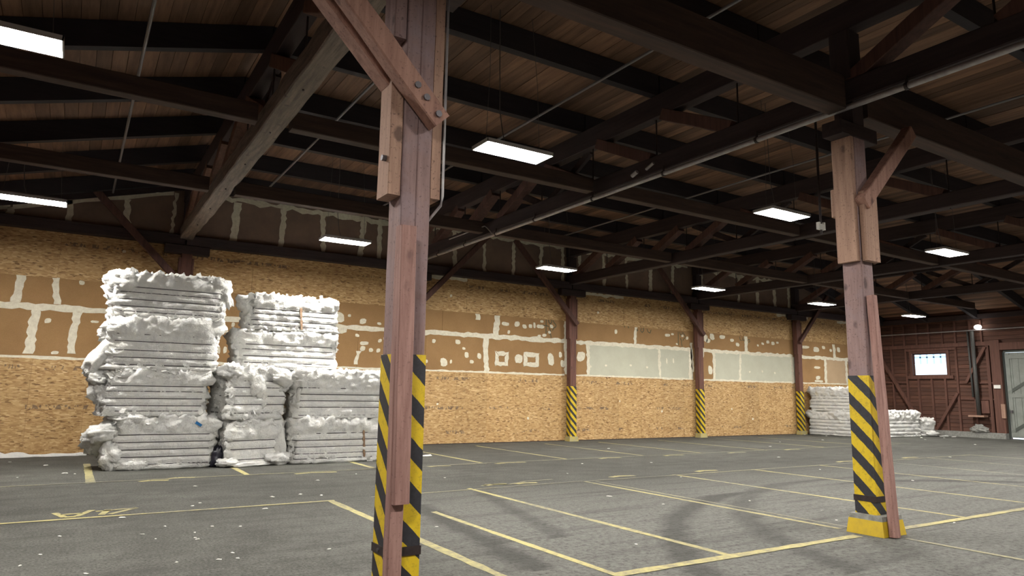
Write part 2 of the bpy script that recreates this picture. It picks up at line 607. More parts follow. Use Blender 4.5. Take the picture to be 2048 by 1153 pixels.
line(-4.4, 11.22, 3.75, 11.27, .09)
line(4.4, 11.35, 9.0, 11.55, .06, 'linefaint')
line(9.0, 11.5, 24.9, 11.6, .07, 'linefaint')
line(-4.4, 15.2, 9, 15.45, .07, 'linefaint')
line(8, 15.5, 28, 15.6, .07, 'linefaint')
def stroke(pts, w, mat='line', name='painted_mark'):
    mb = MB()
    for (a, b) in zip(pts[:-1], pts[1:]):
        d = Vector((b[0]-a[0], b[1]-a[1], 0))
        n = Vector((-d.y, d.x, 0)).normalized()*(w/2)
        mb.add([(a[0]+n.x, a[1]+n.y, .006), (b[0]+n.x, b[1]+n.y, .006), (b[0]-n.x, b[1]-n.y, .006), (a[0]-n.x, a[1]-n.y, .006)], [(0, 1, 2, 3)])
    return obj(name, mb, mat, fl)
# painted bay characters read from the other side of the aisle
stroke([(-.03, 11.85), (.09, 11.42), (.22, 11.42), (.42, 11.9)], .09)
stroke([(.04, 11.66), (.30, 11.66)], .08)
stroke([(.52, 11.42), (.62, 11.86)], .09)
stroke([(.62, 11.42), (.98, 11.85), (.46, 11.74)], .08)
for x, y, wd in [(9.6, 15.25, .9), (12.9, 15.3, .8), (15.3, 15.25, .8), (18.0, 15.2, .8), (20.9, 15.3, .8), (7.1, 11.8, .5), (7.75, 11.72, .5), (10.3, 11.8, .7), (12.9, 11.8, .7), (18.5, 11.85, .8), (21.7, 11.8, .8), (1.5, 15.05, .5), (4.6, 15.1, .9), (7.6, 15.25, .6), (2.0, 15.3, .5)]:
    stroke([(x-wd/2, y), (x-wd*.1, y+.1), (x+wd/2, y+.02)], .14, 'line')
stroke([(6.75, 11.75), (7.0, 11.98), (7.35, 11.75), (7.9, 12.0), (8.6, 12.05)], .07, 'linefaint')

# ------------------------------------------------------------------ long wall (back)
wall = MB()
wall.prism_xz([(XL-.3, 0), (XR+.3, 0), (XR+.3, roofz(XR)+.1), (FX1, PZ+.1), (FX0, PZ+.1), (XL-.3, roofz(XL)+.1)], WY+.02, WY+.25)
wb = obj('wall_back', wall, 'drywall', kind='structure')
G = .004
x = -4.55
k = 0
while x < XR-.05:                                   # lower strand boards, 1.22 m wide
    x1 = min(x+1.22, XR)
    obj('osb_panel', MB().box(x+G, x1-G, WY-.012-random.random()*.006, WY+.02, .02, 2.45), 'osb', wb)
    x = x1
x = -4.55-.9
while x < XR-.05:                                   # upper strand boards, laid on their side
    x1 = min(x+2.44, XR)
    obj('osb_panel', MB().box(max(x, -4.55)+G, x1-G, WY-.012-random.random()*.006, WY+.02, 4.555, 5.78), 'osb', wb)
    x = x1
def board(x0, x1, z0, z1, mat='drywall', name='wallboard_panel', t=.003):
    obj(name, MB().box(x0+G, x1-G, WY-t, WY+.02, z0, z1), mat, wb)
for lo, hi, xs in ((2.46, 3.72, [-4.5, -2.1, -.97, -.06, 2.4, 4.84, 7.7, 10.1, 12.47, 16.0, 17.1]), (3.73, 4.56, [-4.5, -2.9, -1.37, -.55, 1.9, 4.3, 6.7, 9.2, 10.7, 12.89, 16.0, 19.58, 22.9, 26.42, 29.9, 33.22, 37.0])):
    for a, b in zip(xs[:-1], xs[1:]):
        board(a, b, lo, hi)
board(22.9, 24.25, 2.46, 3.72)
board(29.95, 32.4, 2.46, 3.72)
board(34.2, 37, 2.46, 3.72)
for a, b in ((17.1, 20.91), (20.91, 22.9), (24.25, 25.96), (25.96, 29.95)):
    board(a, b, 2.46, 3.72, 'greenboard', 'green_wallboard_panel', .008)
board(32.4, 34.2, 2.46, 3.72, 'tanboard', 'tan_wallboard_panel', .006)
ups = [-4.5, -1.75, -.47, .88, 2.04, 3.72, 5.09, 6.37, 7.67, 9.2, 11.1, 12.31, 13.57, 14.8, 15.95, 16.67, 17.91, 19.12, 20.48, 21.77, 23.55, 26.04, 27.36, 28.62, 29.9, 32.8, 35, 36.9]
for a, b in zip(ups[:-1], ups[1:]):
    obj('upper_wallboard_panel', MB().prism_xz([(a+G, 6.0), (b-G, 6.0), (b-G, max(6.02, roofz(b)-.05)), (a+G, max(6.02, roofz(a)-.05))], WY-.004, WY+.02), 'upperboard', wb)

def ragged(pts_l, pts_r, y, th, name, mat='mud'):
    n = len(pts_l)
    poly = pts_l+pts_r[::-1]
    obj(name, MB().prism_xz(poly, y-th, y), mat, wb)
def tape_v(x, z0, z1, w):
    n = max(3, int((z1-z0)/.09))
    l, r = [], []
    dr = random.uniform(-.04, .04)
    for i in range(n+1):
        z = z0+(z1-z0)*i/n
        cx = x+dr*(i/n-.5)*2
        l.append((cx-w/2+random.uniform(-.035, .03), z))
        r.append((cx+w/2+random.uniform(-.03, .035), z))
    ragged(l, r, WY-.012, .003, 'joint_tape')
def tape_h(x0, x1, z, w, rag=.03):
    n = max(3, int((x1-x0)/.16))
    l, r = [], []
    for i in range(n+1):
        xx = x0+(x1-x0)*i/n
        l.append((xx, z-w/2+random.uniform(-rag, rag)))
        r.append((xx, z+w/2+random.uniform(-rag, rag)))
    ragged(l, r, WY-.011, .003, 'joint_tape')
TAPE = [(-1.37,3.86,4.56,0.19),(-0.55,3.87,4.57,0.16),(-0.97,2.56,3.73,0.2),(-0.06,2.6,3.7,0.18),(7.7,2.59,3.02,0.12),(-1.75,5.99,6.3,0.16),(-0.47,5.99,6.71,0.14),(0.88,5.99,6.93,0.15),(2.04,5.99,7.32,0.08),(3.72,6.0,7.3,0.22),(5.09,6.0,7.3,0.16),(6.37,6.03,7.38,0.15),(7.67,6.03,7.43,0.16),(8.28,6.06,7.49,0.14),(12.89,3.76,4.54,0.22),(12.47,2.5,3.77,0.21),(16.0,2.5,4.54,0.13),(12.1,4.33,4.54,0.18),(17.1,2.47,3.83,0.15),(19.58,3.77,4.54,0.15),(20.91,2.47,3.75,0.13),(22.75,2.47,3.77,0.18),(11.1,6.03,7.41,0.17),(12.31,6.06,7.29,0.12),(13.57,6.09,7.47,0.14),(14.8,6.1,7.46,0.15),(15.85,6.1,7.5,0.14),(16.67,6.1,7.5,0.12),(17.91,6.08,7.49,0.14),(19.12,6.1,7.39,0.11),(20.48,6.05,7.4,0.19),(21.77,6.08,7.44,0.18),(23.55,6.1,7.41,0.15),(26.42,3.77,4.54,0.21),(24.23,2.47,3.75,0.16),(25.96,2.47,3.75,0.14),(33.22,3.77,4.5,0.22),(32.41,2.47,3.75,0.2),(34.21,2.47,3.75,0.18),(26.04,5.96,7.34,0.14),(27.36,5.95,7.3,0.2),(28.62,5.95,7.25,0.21),(29.7,5.95,7.2,0.16),(23.5,6.53,7.23,0.11),(22.85,2.79,4.06,0.13),(29.75,2.47,3.8,.14),(30.2,2.47,3.8,.13)]
for t in TAPE:
    tape_v(*t)
tape_h(-4.5, 3.2, 3.77, .16)
tape_h(3.2, 9.6, 3.76, .15)
tape_h(9.6, 15.95, 3.77, .17)
tape_h(16.25, 22.8, 3.76, .15)
tape_h(23.3, 29.8, 3.76, .15)
tape_h(30.2, 36.9, 3.76, .15)
for a, b in ((-4.5, 2.2), (2.6, 9.0), (9.4, 15.95), (16.25, 22.9), (23.2, 29.8), (30.2, 36.9)):
    tape_h(a, b, 2.47, .075, .018)
for a, b, zz in ((2.6, 8.6, 7.37), (9.6, 15.9, 7.45), (16.4, 22.7, 7.42), (23.4, 29.7, 7.35)):
    tape_h(a, b, zz, .16, .06)
for a, b in ((9.4, 15.7), (16.6, 22.8), (23.3, 29.8), (30.2, 36.5)):
    tape_h(a, b, 5.72, .13, .05)
for a, b in ((-4.4, -1.75), (-1.7, 2.0)):
    n = 12
    l, r = [], []
    for i in range(n+1):
        xx = a+(b-a)*i/n
        zz = roofz(xx)-.56
        l.append((xx, zz-.05+random.uniform(-.02, .02)))
        r.append((xx, zz+.07+random.uniform(-.02, .02)))
    ragged(l, r, WY-.012, .003, 'joint_tape')
PATCH = [(10.39,3.48,0.16,0.13),(11.32,3.5,0.23,0.16),(11.56,3.28,0.12,0.1),(11.68,3.06,0.18,0.21),(12.19,3.04,0.17,0.23),(11.89,2.83,0.16,0.14),(10.14,2.78,0.11,0.12),(10.8,2.77,0.31,0.28),(11.07,2.8,0.09,0.15),(13.26,4.26,0.31,0.16),(13.77,4.29,0.23,0.22),(14.1,4.22,0.2,0.16),(14.36,4.25,0.16,0.17),(14.54,4.29,0.12,0.22),(14.82,4.26,0.34,0.17),(14.88,4.46,0.15,0.11),(15.33,4.3,0.17,0.14),(15.0,3.94,0.19,0.14),(14.76,3.9,0.17,0.1),(13.41,3.97,0.11,0.16),(15.23,4.07,0.14,0.1),(15.31,3.04,0.31,0.47),(15.75,3.24,0.17,0.22),(15.86,2.9,0.21,0.28),(13.86,3.01,0.35,0.38),(16.74,3.21,0.4,0.43),(17.22,2.84,0.11,0.09),(18.53,4.29,0.16,0.18),(21.4,4.31,0.3,0.16),(21.7,4.37,0.16,0.11),(22.3,4.33,0.16,0.11),(22.58,4.25,0.16,0.14),(21.95,3.96,0.13,0.09),(21.33,3.21,0.1,0.25),(21.72,3.23,0.1,0.22),(23.73,4.31,0.33,0.33),(24.15,4.4,0.33,0.3),(24.82,4.42,0.39,0.2),(23.42,3.45,0.23,0.35),(23.9,4.2,0.3,0.2),(25.46,4.31,0.29,0.14),(25.83,4.13,0.29,0.17),(27.98,4.36,0.25,0.15),(28.35,4.31,0.28,0.16),(28.69,4.36,0.18,0.12),(27.25,4.16,0.15,0.1),(27.6,4.26,0.19,0.12),(30.77,4.25,0.82,0.17),(31.72,4.17,0.56,0.26),(32.33,4.3,0.31,0.16),(32.93,4.18,0.22,0.18),(33.6,4.25,0.3,0.27),(31.72,3.27,0.49,0.15),(31.75,2.76,0.35,0.21),(31.8,2.59,0.7,0.13),(23.98,2.9,0.27,0.45),(23.49,3.64,0.27,0.53),(-0.01,4.49,0.13,0.13),(-0.66,3.43,0.16,0.14),(0.38,3.47,0.18,0.08),(-0.44,2.61,0.17,0.1),(7.04,4.06,0.35,0.34),(7.37,4.14,0.12,0.09),(7.83,3.99,0.25,0.18),(7.17,3.68,0.29,0.28),(7.66,3.52,0.14,0.11),(7.91,3.28,0.3,0.14),(7.86,3.11,0.18,0.18),(8.15,3.07,0.17,0.13),(8.4,3.07,0.15,0.14),(8.39,3.95,0.14,0.1),(8.44,3.39,0.14,0.12),(3.7,3.4,0.12,0.09),(3.53,2.86,0.1,0.23),(3.7,2.87,0.1,0.23),(3.87,3.62,0.11,0.14),(8.56,2.9,0.09,0.1),(8.6,3.48,0.1,0.12),
         (18.0,2.9,.12,.1),(19.3,2.95,.12,.1),(20.2,2.9,.12,.1),(26.6,2.9,.12,.1),(27.5,2.95,.12,.1),(28.4,2.9,.12,.1),(10.6,1.35,.08,.08),(14.3,.85,.09,.11),(18.7,1.5,.07,.07),(21.0,1.1,.09,.11),(25.3,1.2,.08,.08),(11.0,5.1,.1,.1),(17.6,5.0,.1,.1),(.9,5.45,.09,.09),(26.7,.75,.1,.12)]
def patch(x, z, w, h):
    n = 11
    ph = random.random()*6
    poly = []
    for i in range(n):
        t = 2*math.pi*i/n
        ex = 1-.16*random.random()+.10*math.sin(2*t+ph)
        cx, cz = math.cos(t), math.sin(t)
        q = max(abs(cx), abs(cz))**.55
        poly.append((x+w/2*cx/q*ex*1.0, z+h/2*cz/q*ex*1.0))
    y = WY-.02 if (z < 2.44 or z > 4.6) else WY-.013
    obj('filler_patch', MB().prism_xz(poly, y-.003, y+.004), 'mud', wb)
for p in PATCH:
    patch(*p)
def ring(x, z, w, h, t):                        # square rings of filler around cut-outs
    rnd = lambda s: random.uniform(-s, s)
    o = [(x-w/2, z-h/2), (x+w/2, z-h/2), (x+w/2, z+h/2), (x-w/2, z+h/2)]
    i_ = [(x-w/2+t, z-h/2+t), (x+w/2-t, z-h/2+t), (x+w/2-t, z+h/2-t), (x-w/2+t, z+h/2-t)]
    mb = MB()
    for a in range(4):
        b = (a+1) % 4
        k = 5
        op, ip = [], []
        for s in range(k+1):
            f = s/k
            op.append((o[a][0]+(o[b][0]-o[a][0])*f+rnd(.025), o[a][1]+(o[b][1]-o[a][1])*f+rnd(.025)))
            ip.append((i_[a][0]+(i_[b][0]-i_[a][0])*f+rnd(.015), i_[a][1]+(i_[b][1]-i_[a][1])*f+rnd(.015)))
        mb.prism_xz(op+ip[::-1], WY-.016, WY-.012)
    obj('filler_patch', mb, 'mud', wb)
ring(13.13, 2.98, .56, .52, .15)
ring(14.42, 3.0, .68, .52, .16)
# marker scrawl on the board beside the second bare wall post
def scrawl(strokes, x0, z0, s):
    mb = MB()
    for st in strokes:
        for a, b in zip(st[:-1], st[1:]):
            A = Vector((x0+a[0]*s, z0-a[1]*s)); B = Vector((x0+b[0]*s, z0-b[1]*s))
            d = (B-A)
            if d.length < 1e-5:
                continue
            n = Vector((-d.y, d.x)).normalized()*.014
            mb.prism_xz([(A.x+n.x, A.y+n.y), (B.x+n.x, B.y+n.y), (B.x-n.x, B.y-n.y), (A.x-n.x, A.y-n.y)], WY-.0058, WY-.0035)
    obj('marker_scrawl', mb, 'ink', wb)
SCR1 = [[(0, 0), (0, 540)], [(90, 0), (100, 70), (170, 140), (230, 60), (215, 0)], [(270, 10), (325, 90), (395, 150), (385, 220), (305, 260), (255, 340)], [(-215, 190), (0, 200), (115, 220)], [(115, 250), (185, 370), (170, 410), (205, 580)], [(40, 410), (80, 380), (140, 420), (150, 480)]]
scrawl(SCR1, 15.08, 4.55, .00118)
scrawl(SCR1[:3]+SCR1[4:5], 22.05, 4.5, .0011)
scrawl([[(0, 0), (10, 30)], [(90, 0), (100, 40)], [(300, 20), (330, 70), (280, 80)], [(420, 20), (400, 70), (440, 100), (480, 60), (470, 10)], [(560, 20), (590, 80), (640, 100), (670, 30)]], 19.0, 4.56, .0022)
scrawl([[(0, 0), (10, 60), (60, 80)], [(100, 10), (90, 70), (150, 60), (140, 10)], [(250, 60), (300, 40), (320, 90), (260, 100)]], 26.0, 4.5, .0022)
# girt beam along the wall at truss height
for a, b in zip([XL]+TRUSS_X, TRUSS_X+[XR]):
    zt = 6.06
    obj('wall_beam', MB().beam((a+.02, WY-.16, 5.92), (b-.02, WY-.16, 5.92), .28, .28, ch=.01), 'frameX', wb)
tb = MB()
tb.prism_xz([(XL, roofz(XL)-.5), (FX0, PZ-.5), (FX1, PZ-.5), (XR, roofz(XR)-.5), (XR, roofz(XR)-.01), (FX1, PZ-.01), (FX0, PZ-.01), (XL, roofz(XL)-.01)], WY-.07, WY-.016)
obj('trim_1', tb, 'frameX', kind='structure')
obj('sill_board', MB().box(XL, XR, WY-.03, WY+.02, 0, .025), 'frameX', wb)

# ------------------------------------------------------------------ other walls (left, front, right)
wl = obj('wall_left', MB().box(XL-.25, XL, YB-.2, WY+.2, 0, roofz(XL)+.06), 'redwood', kind='structure')
wf = MB()
wf.prism_xz([(XL-.3, 0), (XR+.3, 0), (XR+.3, roofz(XR)+.1), (FX1, PZ+.1), (FX0, PZ+.1), (XL-.3, roofz(XL)+.1)], YB-.25, YB)
obj('wall_front', wf, 'drywall', kind='structure')

RZ = roofz(XR)
WIN = (17.99, 19.66, 2.96, 4.10)      # y0 y1 z0 z1
DOOR = (10.6, 15.45, 0.0, 4.02)
bk = MB()
bx0, bx1 = XR+.03, XR+.2
bk.box(bx0, bx1, YB-.2, DOOR[0], 0, RZ+.1)
bk.box(bx0, bx1, DOOR[0], DOOR[1], DOOR[3], RZ+.1)
bk.box(bx0, bx1, DOOR[1], WIN[0], 0, RZ+.1)
bk.box(bx0, bx1, WIN[0], WIN[1], 0, WIN[2])
bk.box(bx0, bx1, WIN[0], WIN[1], WIN[3], RZ+.1)
bk.box(bx0, bx1, WIN[1], WY+.2, 0, RZ+.1)
wr = obj('wall_right', bk, 'redwood', kind='structure')
bh = .19
z = .25
while z < RZ-.02:
    z1 = min(z+bh, RZ)
    spans = [(DOOR[1]+.02, WY-.02)] if z < DOOR[3] else [(YB, WY-.02)]
    if z < DOOR[3]:
        spans.append((YB, DOOR[0]-.02))
    for (a, b) in spans:
        parts = [(a, b)]
        if b > WIN[1] and z1 > WIN[2]+.01 and z < WIN[3]-.01:
            parts = [(a, WIN[0]), (WIN[1], b)]
        for (c, d) in parts:
            mb = MB()
            mb.add([(XR+.03, c, z), (XR+.03, d, z), (XR+.03, d, z1), (XR+.03, c, z1), (XR-.004, c, z+.012), (XR-.004, d, z+.012), (XR+.016, d, z1-.004), (XR+.016, c, z1-.004)],
                   [(0, 1, 2, 3), (4, 7, 6, 5), (0, 4, 5, 1), (3, 2, 6, 7), (0, 3, 7, 4), (1, 5, 6, 2)])
            obj('siding_board', mb, 'redwood', wr)
    z = z1
def rpart(name, y0, y1, z0, z1, t=.1, mat='redstud', off=0):
    return obj(name, MB().box(XR-t-off, XR-off, y0, y1, z0, z1), mat, wr)
for y in (21.4, 20.72, 19.97, 17.52, 16.78):
    rpart('stud', y-.045, y+.045, .25, 4.36)
for y in (19.4, 18.75, 18.1):
    rpart('stud', y-.045, y+.045, .25, 2.82)
for y in (21.3, 20.6, 20.0, 19.35, 18.75, 18.1, 17.48, 16.8, 16.3):
    rpart('cripple_stud', y-.04, y+.04, 4.54, 5.6)
rpart('wall_rail', 15.9, WY-.05, 4.36, 4.54, .14)
rpart('wall_rail', 15.9, 17.45, 2.55, 2.62, .09)
rpart('wall_rail', 20.0, 21.35, 2.58, 2.65, .09)
rpart('wall_rail', 15.9, 17.45, 1.78, 1.84, .08)
rpart('top_plate', YB, WY-.05, RZ-.42, RZ-.2, .16, 'frameY')
rpart('header_beam', 9.2, 15.9, 4.12, 4.45, .2)
rpart('door_post', 15.52, 15.92, 0, 4.6, .22)
rpart('door_post', 16.02, 16.16, .25, 4.36, .12)
rpart('door_post', 10.1, 10.5, 0, 4.6, .22)
def rbrace(y0, z0, y1, z1, w=.16, off=.0):
    obj('wall_brace', MB().beam((XR-.06-off, y0, z0), (XR-.06-off, y1, z1), .12, w, up=(1, 0, 0)) if False else MB().beam((XR-.075-off, y0, z0), (XR-.075-off, y1, z1), .15, w, ch=.005), 'redstud', wr)
rbrace(21.35, 4.05, 19.6, .9, .15, .06)
rbrace(18.65, .25, 17.52, 2.1, .13, .06)
rbrace(16.15, 4.3, 17.1, 2.6, .13, .06)
obj('concrete_curb', MB().box(XR-.35, XR+.02, 15.5, 18.9, 0, .26), 'concrete', wr)
obj('concrete_curb', MB().box(XR-.12, XR+.02, 18.9, WY-.05, 0, .26), 'concrete', wr)
for (y, zz, w_, h_) in ((15.72, 2.4, .28, .16),):
    obj('switch_plate', MB().box(XR-.28, XR-.22, y-w_/2, y+w_/2, zz-h_/2, zz+h_/2), 'whiteplastic', wr)
obj('wood_block', MB().box(XR-.17, XR-.04, 16.18, 16.5, 1.15, 1.75), 'redstud', wr)
obj('wood_block', MB().box(XR-.3, XR-.22, 15.0+.46, 15.62, .95, 1.6), 'bolster', wr)

# window
wn = obj('window_1', MB().box(XR-.07, XR+.03, WIN[1], WIN[1]+.14, WIN[2]-.14, WIN[3]+.14).box(XR-.07, XR+.03, WIN[0]-.14, WIN[0], WIN[2]-.14, WIN[3]+.14).box(XR-.07, XR+.03, WIN[0], WIN[1], WIN[3], WIN[3]+.14).box(XR-.12, XR+.03, WIN[0]-.3, WIN[1]+.3, WIN[2]-.16, WIN[2]), 'redstud', kind='structure')
wn2 = MB()
y0, y1, z0, z1 = WIN
wn2.box(XR+.06, XR+.11, y0, y1, z0, z0+.05).box(XR+.06, XR+.11, y0, y1, z1-.05, z1).box(XR+.06, XR+.11, y0, y0+.05, z0, z1).box(XR+.06, XR+.11, y1-.05, y1, z0, z1)
obj('window_sash', wn2, 'redstud', wn)
obj('meeting_rail', MB().box(XR+.06, XR+.10, y0, y1, 3.525, 3.55), 'lucent', wn)
for i in range(1, 5):
    yy = y0+(y1-y0)*i/5
    obj('muntin', MB().box(XR+.10, XR+.115, yy-.035, yy+.035, 3.56, z1-.05), 'lucent', wn)
obj('muntin', MB().box(XR+.10, XR+.115, y0, y1, 3.87, 3.94), 'lucent', wn)
obj('pane', MB().box(XR+.078, XR+.086, y0+.05, y1-.05, z0+.05, 3.52), 'pane', wn)
obj('pane', MB().box(XR+.078, XR+.086, y0+.05, y1-.05, 3.56, z1-.05), 'panetop', wn)
obj('window_head_board', MB().box(XR-.13, XR, 17.5, 20.0, 4.22, 4.34), 'redstud', wn)

# door
dr = obj('door_1', MB().box(XR-.02, XR+.1, DOOR[1], DOOR[1]+.06, 0, DOOR[3]).box(XR-.02, XR+.1, DOOR[0]-.06, DOOR[0], 0, DOOR[3]).box(XR-.02, XR+.1, DOOR[0], DOOR[1], DOOR[3]-.02, DOOR[3]+.08), 'doordark', kind='structure')
ym = (DOOR[0]+DOOR[1])/2
for (a, b) in ((ym+.015, DOOR[1]-.02), (DOOR[0]+.02, ym-.015)):
    lf = obj('door_leaf', MB().box(XR+.09, XR+.14, a, b, .075, DOOR[3]-.03), 'door', dr)
    st = MB()
    n = 9
    for i in range(n):
        c = a+(b-a)*(i+.5)/n
        obj('door_board', MB().box(XR+.075, XR+.09, c-(b-a)/n/2+.006, c+(b-a)/n/2-.006, .075, DOOR[3]-.03), 'door', lf)
    for zz in (.2, 2.0, 3.8):
        obj('door_rail', MB().box(XR+.04, XR+.075, a, b, zz-.09, zz+.09), 'door', lf)
    for yy in (a+.09, b-.09):
        obj('door_stile', MB().box(XR+.045, XR+.075, yy-.09, yy+.09, .075, DOOR[3]-.03), 'door', lf)
    s0, s1 = (b, a) if a > ym else (a, b)
    for (za, zb) in ((2.1, 3.7), (.3, 1.9)):
        obj('door_brace', MB().beam((XR+.06, s0, za), (XR+.06, s1, zb), .03, .13), 'doordark', lf)
obj('door_latch', MB().box(XR-.03, XR+.04, 15.28, 15.36, 1.2, 1.32), 'bolt', dr)

# ------------------------------------------------------------------ roof (ceiling)
sk = MB()
t0 = PZ+.045
sk.add([(XL-.3, YB-.2, roofz(XL-.3, t0)), (FX0, YB-.2, t0), (FX1, YB-.2, t0), (XR+.3, YB-.2, roofz(XR+.3, t0)), (XL-.3, WY+.2, roofz(XL-.3, t0)), (FX0, WY+.2, t0), (FX1, WY+.2, t0), (XR+.3, WY+.2, roofz(XR+.3, t0))], [])
sk.add([(p[0], p[1], p[2]+.12) for p in sk.v], [])
sk.f += [(0, 1, 5, 4), (1, 2, 6, 5), (2, 3, 7, 6), (8, 12, 13, 9), (9, 13, 14, 10), (10, 14, 15, 11), (0, 8, 9, 1), (1, 9, 10, 2), (2, 10, 11, 3), (4, 5, 13, 12), (5, 6, 14, 13), (6, 7, 15, 14), (0, 4, 12, 8), (3, 11, 15, 7)]
ce = obj('ceiling', sk, 'plank', kind='structure')
pw = .24
def plank_src(x, tilt):
    w = pw-.008
    hw = w/2
    mb = MB()
    vs = []
    for (dx, dz) in ((-hw, 0), (hw, 0), (hw, .04), (-hw, .04)):
        cs, sn = math.cos(tilt), math.sin(tilt)
        vs.append((dx*cs-dz*sn, dx*sn+dz*cs))
    mb.add([(a, YB, b) for a, b in vs]+[(a, WY+.02, b) for a, b in vs], [(0, 1, 5, 4), (1, 2, 6, 5), (2, 3, 7, 6), (3, 0, 4, 7), (0, 3, 2, 1), (4, 5, 6, 7)])
    return mb
first = {}
def put_plank(x, zc, key, tilt):
    if key not in first:
        o = obj('plank', plank_src(0, tilt), 'plank', ce, origin=(0, 0, 0))
        first[key] = o
    else:
        o = inst(first[key], 'plank', (0, 0, 0), ce)
    o.location = Vector((x, 0, zc+random.uniform(-.005, .005)))-world_loc(ce)
x = FX0+pw/2
while x < FX1:
    put_plank(x, PZ, 0, 0)
    x += pw
ang = math.atan(SL)
st = pw*math.cos(ang)
x = FX0-st/2
while x > XL-.05:
    put_plank(x, roofz(x), 1, ang)
    x -= st
x = FX1+st/2
while x < XR+.05:
    put_plank(x, roofz(x), 2, -ang)
    x += st
# roof joists along the building, one run per bay
PB = 7.52
JY = [21.1-2.33*i for i in range(14)]
edges = [XL]+TRUSS_X+[XR]
for j, y in enumerate(JY):
    for a, b in zip(edges[:-1], edges[1:]):
        mb = MB()
        w = .16
        za, zb = roofz(a, PB), roofz(b, PB)
        a_, b_ = a+.012, b-.012
        dz = PZ-.012-PB
        za = roofz(a_, PB) if a < 1 else PB
        zb = roofz(b_, PB) if b > 36 else PB
        mb.prism_xz([(a_, za), (b_, zb), (b_, zb+dz), (a_, za+dz)], y-w/2, y+w/2)
        obj('roof_joist', mb, 'purlin', ce)

# ------------------------------------------------------------------ trusses
def truss(i, X, label, chordmat):
    t = thing('roof_truss', label, 'truss', (X, WY-8, 5.95), 'timber roof trusses across the hall')
    cw = .34 if i == 0 else .28
    obj('bottom_chord', MB().beam((X, WY-.05, 6.12), (X, YB+.05, 6.12), cw, .34, ch=.02, seg=60 if i == 0 else 12, wob=.03 if i == 0 else .008), chordmat, t)
    obj('top_chord', MB().beam((X, WY-.05, 7.28), (X, YB+.05, 7.28), .24, .44, ch=.01, seg=8, wob=.006), 'frameY', t)
    for (ya, yb) in ((21.2, 5.55), (5.55, YB+.3)):
        n = 8
        p = (ya-yb)/n
        for k in range(n):
            y0 = ya-p*k
            y1 = ya-p*(k+1)
            if k < n/2:
                b0, t0_ = y0-.08, y1+.25
            else:
                b0, t0_ = y1+.08, y0-.25
            obj('web_diagonal', MB().beam((X, b0, 6.28), (X, t0_, 7.08), .26, .22, ch=.01), 'web' if i == 0 else 'framebrace', t)
            if 1 <= k:
                obj('tie_rod', MB().tube([(X, y0, 5.93), (X, y0, 7.1)], .016, 6), 'steel', t)
            if k in (3, 4):
                b0, t0_ = (y1+.1, y0-.2) if k == 3 else (y0-.1, y1+.2)
                obj('web_counter', MB().beam((X+.11, b0, 6.28), (X+.11, t0_, 7.08), .1, .16, ch=.01), 'frameZ', t)
    return t
TL = ['timber roof truss over the bale stacks, with a pale knotty rough bottom chord',
      'timber roof truss above the right striped post, long grey pipe along it',
      'third timber roof truss from the left, left of the first pale green board',
      'fourth timber roof truss from the left, between the two pale green wall boards',
      'farthest timber roof truss, nearest the red end wall']
for i, X in enumerate(TRUSS_X):
    truss(i, X, TL[i], 'log' if i == 0 else 'frameY')

# long tie beams lying along the hall at bottom chord level
def tie(y, z, label, h=.3, w=.22):
    o = thing('tie_beam', label, 'beam', (16, y, z-h/2), 'tie beams along the hall')
    for a, b in zip(edges[:-1], edges[1:]):
        if a < 0:
            a = -2.2
        if b > 36:
            b = 35.6
        obj('beam_length', MB().beam((a+.27, y, z), (b-.27, y, z), w, h, ch=.012, seg=4, wob=.006), 'tie', o)
tie(15.85, 6.12, 'long dark tie beam nearest the long wall, passing in front of the upper wallboard')
tie(11.2, 6.12, 'long dark tie beam midway between the long wall and the striped posts')
tie(5.55, 6.05, 'long dark tie beam resting over the two striped floor posts', .5, .28)

# ------------------------------------------------------------------ posts
def hazard_sleeve(t, x0, x1, y0, y1, z0, z1, mat='hazard'):
    e = .004
    mb = MB()
    vs = [(x0-e, y0-e), (x1+e, y0-e), (x1+e, y1+e), (x0-e, y1+e)]
    mb.add([(a, b, z0) for a, b in vs]+[(a, b, z1) for a, b in vs], [(0, 1, 5, 4), (1, 2, 6, 5), (2, 3, 7, 6), (3, 0, 4, 7), (4, 5, 6, 7), (3, 2, 1, 0)])
    return obj('hazard_stripes', mb, mat, t)
def frustum(cx, cy, hx, hy, z0, z1, k):
    mb = MB()
    mb.add([(cx-hx, cy-hy, z0), (cx+hx, cy-hy, z0), (cx+hx, cy+hy, z0), (cx-hx, cy+hy, z0), (cx-hx*k, cy-hy*k, z1), (cx+hx*k, cy-hy*k, z1), (cx+hx*k, cy+hy*k, z1), (cx-hx*k, cy+hy*k, z1)],
           [(3, 2, 1, 0), (4, 5, 6, 7), (0, 1, 5, 4), (1, 2, 6, 5), (2, 3, 7, 6), (3, 0, 4, 7)])
    return mb
def bolt(p, axis, r, t, parent):
    p = Vector(p)
    d = Vector(axis)
    obj('bolt', MB().tube([p, p+d*t], r, 8), 'bolt', parent)

